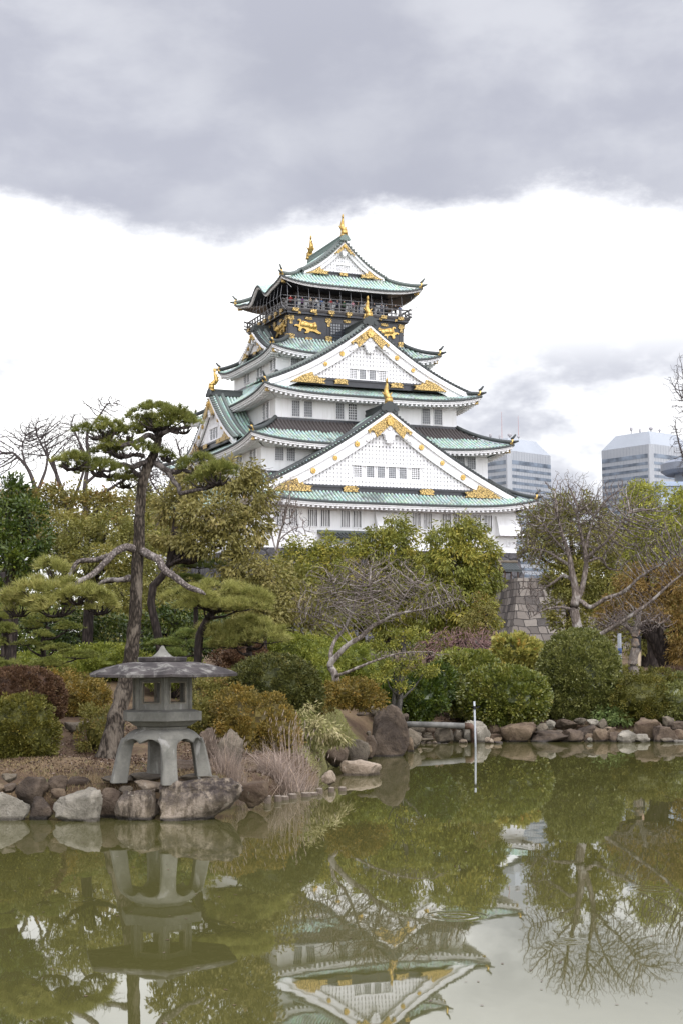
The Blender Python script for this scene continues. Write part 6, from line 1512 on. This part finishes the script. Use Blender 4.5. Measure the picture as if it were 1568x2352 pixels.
# ------------------------------------------------------------------ stone lantern
lp = A(372, 1788, 21.75); lp[2] = .455
LA = math.radians(13.0)-math.pi/2                            # one corner of the hexagons points almost at the viewer
lan = empty('stone_lantern', tuple(lp), 'grey stone snow viewing lantern with wide cap and four curved legs on the bank', 'stone lantern')
def hexring(prof, ph=LA, n=6): b = MB(); b.lathe(prof, n, (0,0,0), ph); return b
LL = math.radians(16.4)-math.pi/2
prof_r = lambda z: np.interp(z, [0,.12,.25,.40,.50,.58,.65,.70,.735], [.70,.672,.645,.61,.585,.555,.51,.45,.38])
for k in range(4):
    a = LL+k*math.pi/2; er = np.array([math.cos(a), math.sin(a), 0]); et = np.array([-math.sin(a), math.cos(a), 0])
    V = []; zs = np.linspace(0, .62, 15)
    for z in zs:
        R = prof_r(z); hw = .116-.012*math.sin(z/.62*math.pi)+.05*max(0,(z-.5)/.12)**2; th = .20-.05*z/.62
        for u, w in ((-1,0),(-.72,.025),(.72,.025),(1,0),(1,-1),(-1,-1)):
            rr = R+(w if w > 0 else 0)-(th if w < 0 else 0)
            V.append(er*rr+et*hw*u*(1 if w >= 0 else .92)+np.array([0,0,z]))
    b = MB(); nq = 6; F_ = [(i*nq+j, i*nq+(j+1) % nq, (i+1)*nq+(j+1) % nq, (i+1)*nq+j) for i in range(14) for j in range(nq)]+[tuple(range(nq))[::-1], tuple(14*nq+j for j in range(nq))]
    b.add(V, F_); o = b.build('leg', M['lantern_stone'], lan)
    md = o.modifiers.new('bevel', 'BEVEL'); md.width = .012; md.segments = 2; md.limit_method = 'ANGLE'
# arched collar joining the legs, scalloped lower edge
nA, V = 144, []
for i in range(nA):
    a = LL+i*2*math.pi/nA; m_ = (((i*2*math.pi/nA) % (math.pi/2))-math.pi/4)/(math.pi/4-.20)
    zb = .555+.062*abs(math.sin(math.pi*min(1,abs(m_)))) if abs(m_) < 1 else .53
    sqr = 1+.035*math.cos(4*(a-LL))
    outer = [zb, max(zb+.01,.62), .67, .705, .728, .738]; 
    ring = [(prof_r(z)*sqr*.985, z) for z in outer]+[(.25,.745),(.25,.60),(prof_r(zb)*sqr-.16, zb+.012)]
    V.append([(r*math.cos(a), r*math.sin(a), z) for r, z in ring])
V = np.array(V); kq = V.shape[1]
ii, jj = np.meshgrid(np.arange(nA), np.arange(kq), indexing='ij')
Fq = np.stack([ii*kq+jj, ((ii+1) % nA)*kq+jj, ((ii+1) % nA)*kq+(jj+1) % kq, ii*kq+(jj+1) % kq], -1).reshape(-1,4)
link_mesh('leg_collar', V, Fq, M['lantern_stone'], lan, True)
b = MB(); b.lathe([(.34,.735),(.36,.775)], 32); b.build('neck', M['lantern_stone'], lan, False)
hexring([(.36,.772),(.44,.79),(.52,.84),(.555,.862)]).build('platform_bowl', M['lantern_stone'], lan)
o = hexring([(.585,.857),(.605,.865),(.605,.985),(.595,.992),(.46,1.02),(.44,1.02)]).build('platform', M['lantern_stone'], lan)
md = o.modifiers.new('bevel', 'BEVEL'); md.width = .008; md.segments = 2; md.limit_method = 'ANGLE'
fb = MB(); fr = MB(); RF = .425
for k in range(6):
    a0, a1 = LA+k*math.pi/3, LA+(k+1)*math.pi/3
    p0, p1 = np.array([RF*math.cos(a0), RF*math.sin(a0), 0]), np.array([RF*math.cos(a1), RF*math.sin(a1), 0])
    ex = nrm(p1-p0); w = np.linalg.norm(p1-p0); nn = np.array([ex[1], -ex[0], 0]); mid = (p0+p1)/2; th = .045
    def slab(B, u0, u1, z0, z1, d0, d1): B.obox(mid+ex*(u0+u1)/2+nn*(d0+d1)/2+np.array([0,0,(z0+z1)/2]), ex*(u1-u0)/2, nn*(d1-d0)/2, np.array([0,0,(z1-z0)/2]))
    h = w/2
    slab(fb, -h, -h+.068, 1.02, 1.47, -th, 0); slab(fb, h-.068, h, 1.02, 1.47, -th, 0)
    slab(fb, -h+.068, h-.068, 1.02, 1.10, -th, -.004); slab(fb, -h+.068, h-.068, 1.405, 1.47, -th, -.004)
    for q in ((-h+.068,-h+.084,1.10,1.405),(h-.084,h-.068,1.10,1.405),(-h+.084,h-.084,1.10,1.115),(-h+.084,h-.084,1.39,1.405)): slab(fr, q[0], q[1], q[2], q[3], -th+.004, .008)
    fb.tube([p0+np.array([0,0,1.02]), p0+np.array([0,0,1.47])], .032, 8)
fb.lathe([(.40,1.015),(.40,1.03)], 6, (0,0,0), LA); fb.build('fire_box', M['lantern_stone'], lan)
fr.build('window_rim', M['rock_pale'], lan)
ncap = 120; V = []                                           # wide six sided cap, slightly lifted along the ridges
for i in range(ncap):
    a = LA+i*2*math.pi/ncap; q = ((i*2*math.pi/ncap) % (math.pi/3))-math.pi/6; hx = math.cos(math.pi/6)/math.cos(q)
    rg_ = (abs(q)/(math.pi/6))**6
    hx2 = .5+.5*hx
    ring = [(.44*hx,1.468),(1.12*hx,1.472+.012*rg_),(1.14*hx,1.476+.012*rg_),(1.14*hx,1.508+.014*rg_),(1.07*hx,1.540+.014*rg_),(.90*hx,1.592+.014*rg_),(.68*hx,1.643+.012*rg_),(.50*hx,1.672+.008*rg_),(.33*hx2,1.688)]
    V.append([(r*math.cos(a), r*math.sin(a), z) for r, z in ring])
V = np.array(V); kq = V.shape[1]; ii, jj = np.meshgrid(np.arange(ncap), np.arange(kq-1), indexing='ij')
Fq = np.stack([ii*kq+jj, ((ii+1) % ncap)*kq+jj, ((ii+1) % ncap)*kq+jj+1, ii*kq+jj+1], -1).reshape(-1,4)
link_mesh('cap', V, Fq, M['lantern_cap_stone'], lan, False)
b = MB(); b.lathe([(.31,1.68),(.345,1.695),(.35,1.74),(.335,1.752),(.18,1.755)], 40); b.build('cap_ring', M['lantern_cap_stone'], lan)
b = MB(); b.lathe([(.17,1.75),(.13,1.77),(.085,1.81),(.05,1.855),(.028,1.895),(.012,1.912)], 24); b.build('finial', M['lantern_stone'], lan, True)

# ------------------------------------------------------------------ visitors
def body_mesh(pose):
    """one continuous figure grown from a joint skeleton, 1.68 m tall, facing -Y"""
    J = {'pel':(0,0,.93,.125),'chest':(0,0,1.22,.145),'neckb':(0,.01,1.40,.085),'neck':(0,0,1.46,.052),'head':(0,-.02,1.56,.088),'crown':(0,0,1.64,.075),
         'hipL':(.09,0,.88,.10),'kneeL':(.10,-.01,.48,.065),'ankL':(.10,.02,.09,.045),'toeL':(.11,-.14,.035,.035),
         'hipR':(-.09,0,.88,.10),'kneeR':(-.10,-.01,.48,.065),'ankR':(-.10,.02,.09,.045),'toeR':(-.11,-.14,.035,.035),
         'shL':(.17,0,1.36,.068),'elL':(.23,-.02,1.09,.048),'wrL':(.19,-.20,.98,.034),'haL':(.17,-.29,1.0,.03),
         'shR':(-.17,0,1.36,.068),'elR':(-.23,-.02,1.09,.048),'wrR':(-.19,-.20,.98,.034),'haR':(-.17,-.29,1.0,.03)}
    if pose == 1: J.update(elR=(-.25,-.12,1.12,.048), wrR=(-.14,-.28,1.32,.034), haR=(-.09,-.32,1.42,.03))
    if pose == 2: J.update(elL=(.22,.04,1.08,.048), wrL=(.20,-.02,.86,.034), haL=(.19,-.05,.78,.03), elR=(-.22,.04,1.08,.048), wrR=(-.20,-.02,.86,.034), haR=(-.19,-.05,.78,.03))
    E = [('pel','chest'),('chest','neckb'),('neckb','neck'),('neck','head'),('head','crown')]
    for s in 'LR': E += [('pel','hip'+s),('hip'+s,'knee'+s),('knee'+s,'ank'+s),('ank'+s,'toe'+s),('neckb','sh'+s),('sh'+s,'el'+s),('el'+s,'wr'+s),('wr'+s,'ha'+s)]
    ks = list(J); me = bpy.data.meshes.new('person'); me.from_pydata([J[k][:3] for k in ks], [(ks.index(a), ks.index(b)) for a, b in E], [])
    o = bpy.data.objects.new('person', me); scene.collection.objects.link(o)
    o.modifiers.new('skin', 'SKIN'); sub = o.modifiers.new('sub', 'SUBSURF'); sub.levels = 1
    for i, k in enumerate(ks):
        o.data.skin_vertices[0].data[i].radius = (J[k][3], J[k][3]*.85); o.data.skin_vertices[0].data[i].use_root = (k == 'pel')
    dg = bpy.context.evaluated_depsgraph_get(); dg.update()
    m2 = bpy.data.meshes.new_from_object(o.evaluated_get(dg)); bpy.data.objects.remove(o); bpy.data.meshes.remove(me)
    return m2
plain('skin', (.45,.30,.22), .6); plain('hair', (.02,.017,.015), .5)
CLO = {'black':(.018,.018,.02),'navy':(.03,.045,.10),'white':(.6,.6,.6),'red':(.30,.04,.04),'pink':(.5,.25,.3),'grey':(.16,.16,.17),'purple':(.16,.06,.18),'beige':(.40,.33,.24),'blue':(.10,.18,.36),'green':(.06,.12,.06)}
for k, v in CLO.items(): plain('cloth_'+k, v, .85)
BODY = [body_mesh(i) for i in range(3)]
def person(loc, rz, top, bottom, pose, label, group=None):
    me = BODY[pose].copy(); me.name = 'person'
    for mname in ('cloth_'+top, 'cloth_'+bottom, 'skin', 'hair'): me.materials.append(M[mname])
    for p in me.polygons:
        c = p.center; p.use_smooth = True
        hand = c.z > .75 and c.y < -.215 and c.z < 1.5
        p.material_index = 3 if (c.z > 1.585 or (c.z > 1.49 and c.y > .0)) else (2 if c.z > 1.435 or hand else (1 if c.z < .92 else 0))
    o = bpy.data.objects.new('person', me); scene.collection.objects.link(o); o.location = loc; o.rotation_euler = (0,0,rz)
    return tag(o, label, 'person', group)
cm = Matrix.Translation((CX,CY,0)) @ Matrix.Rotation(YAW, 4, 'Z')
VIS = [(-7.2,'red','black'),(-6.5,'grey','navy'),(-5.6,'purple','black'),(-4.7,'beige','grey'),(-3.9,'white','navy'),(-3.2,'blue','black'),(-2.1,'red','grey'),(-1.2,'navy','black'),(-.3,'green','black'),(.7,'pink','grey'),(1.5,'black','navy'),(2.4,'white','black'),(3.5,'black','grey'),(4.5,'navy','navy'),(5.2,'grey','black'),(6.3,'black','black'),(7.0,'blue','grey')]
order = ['first','second','third','fourth','fifth','sixth','seventh','eighth','ninth','tenth','eleventh','twelfth','thirteenth','fourteenth','fifteenth','sixteenth','last']
for i, (x, tp, bt) in enumerate(VIS):
    p = cm @ Vector((x, -6.35+.25*((i*7) % 3-1)*.5, 42.955))
    person(p, YAW+RNG.uniform(-.5,.5), tp, bt, i % 3, f'visitor in a {tp} top at the castle balcony rail, {order[i]} from the left', 'visitors on the castle balcony')
pp = gp(1466, 49.2); person(pp, 1.2, 'black', 'beige', 2, 'person with dark hair half hidden behind the mottled bare trunk')
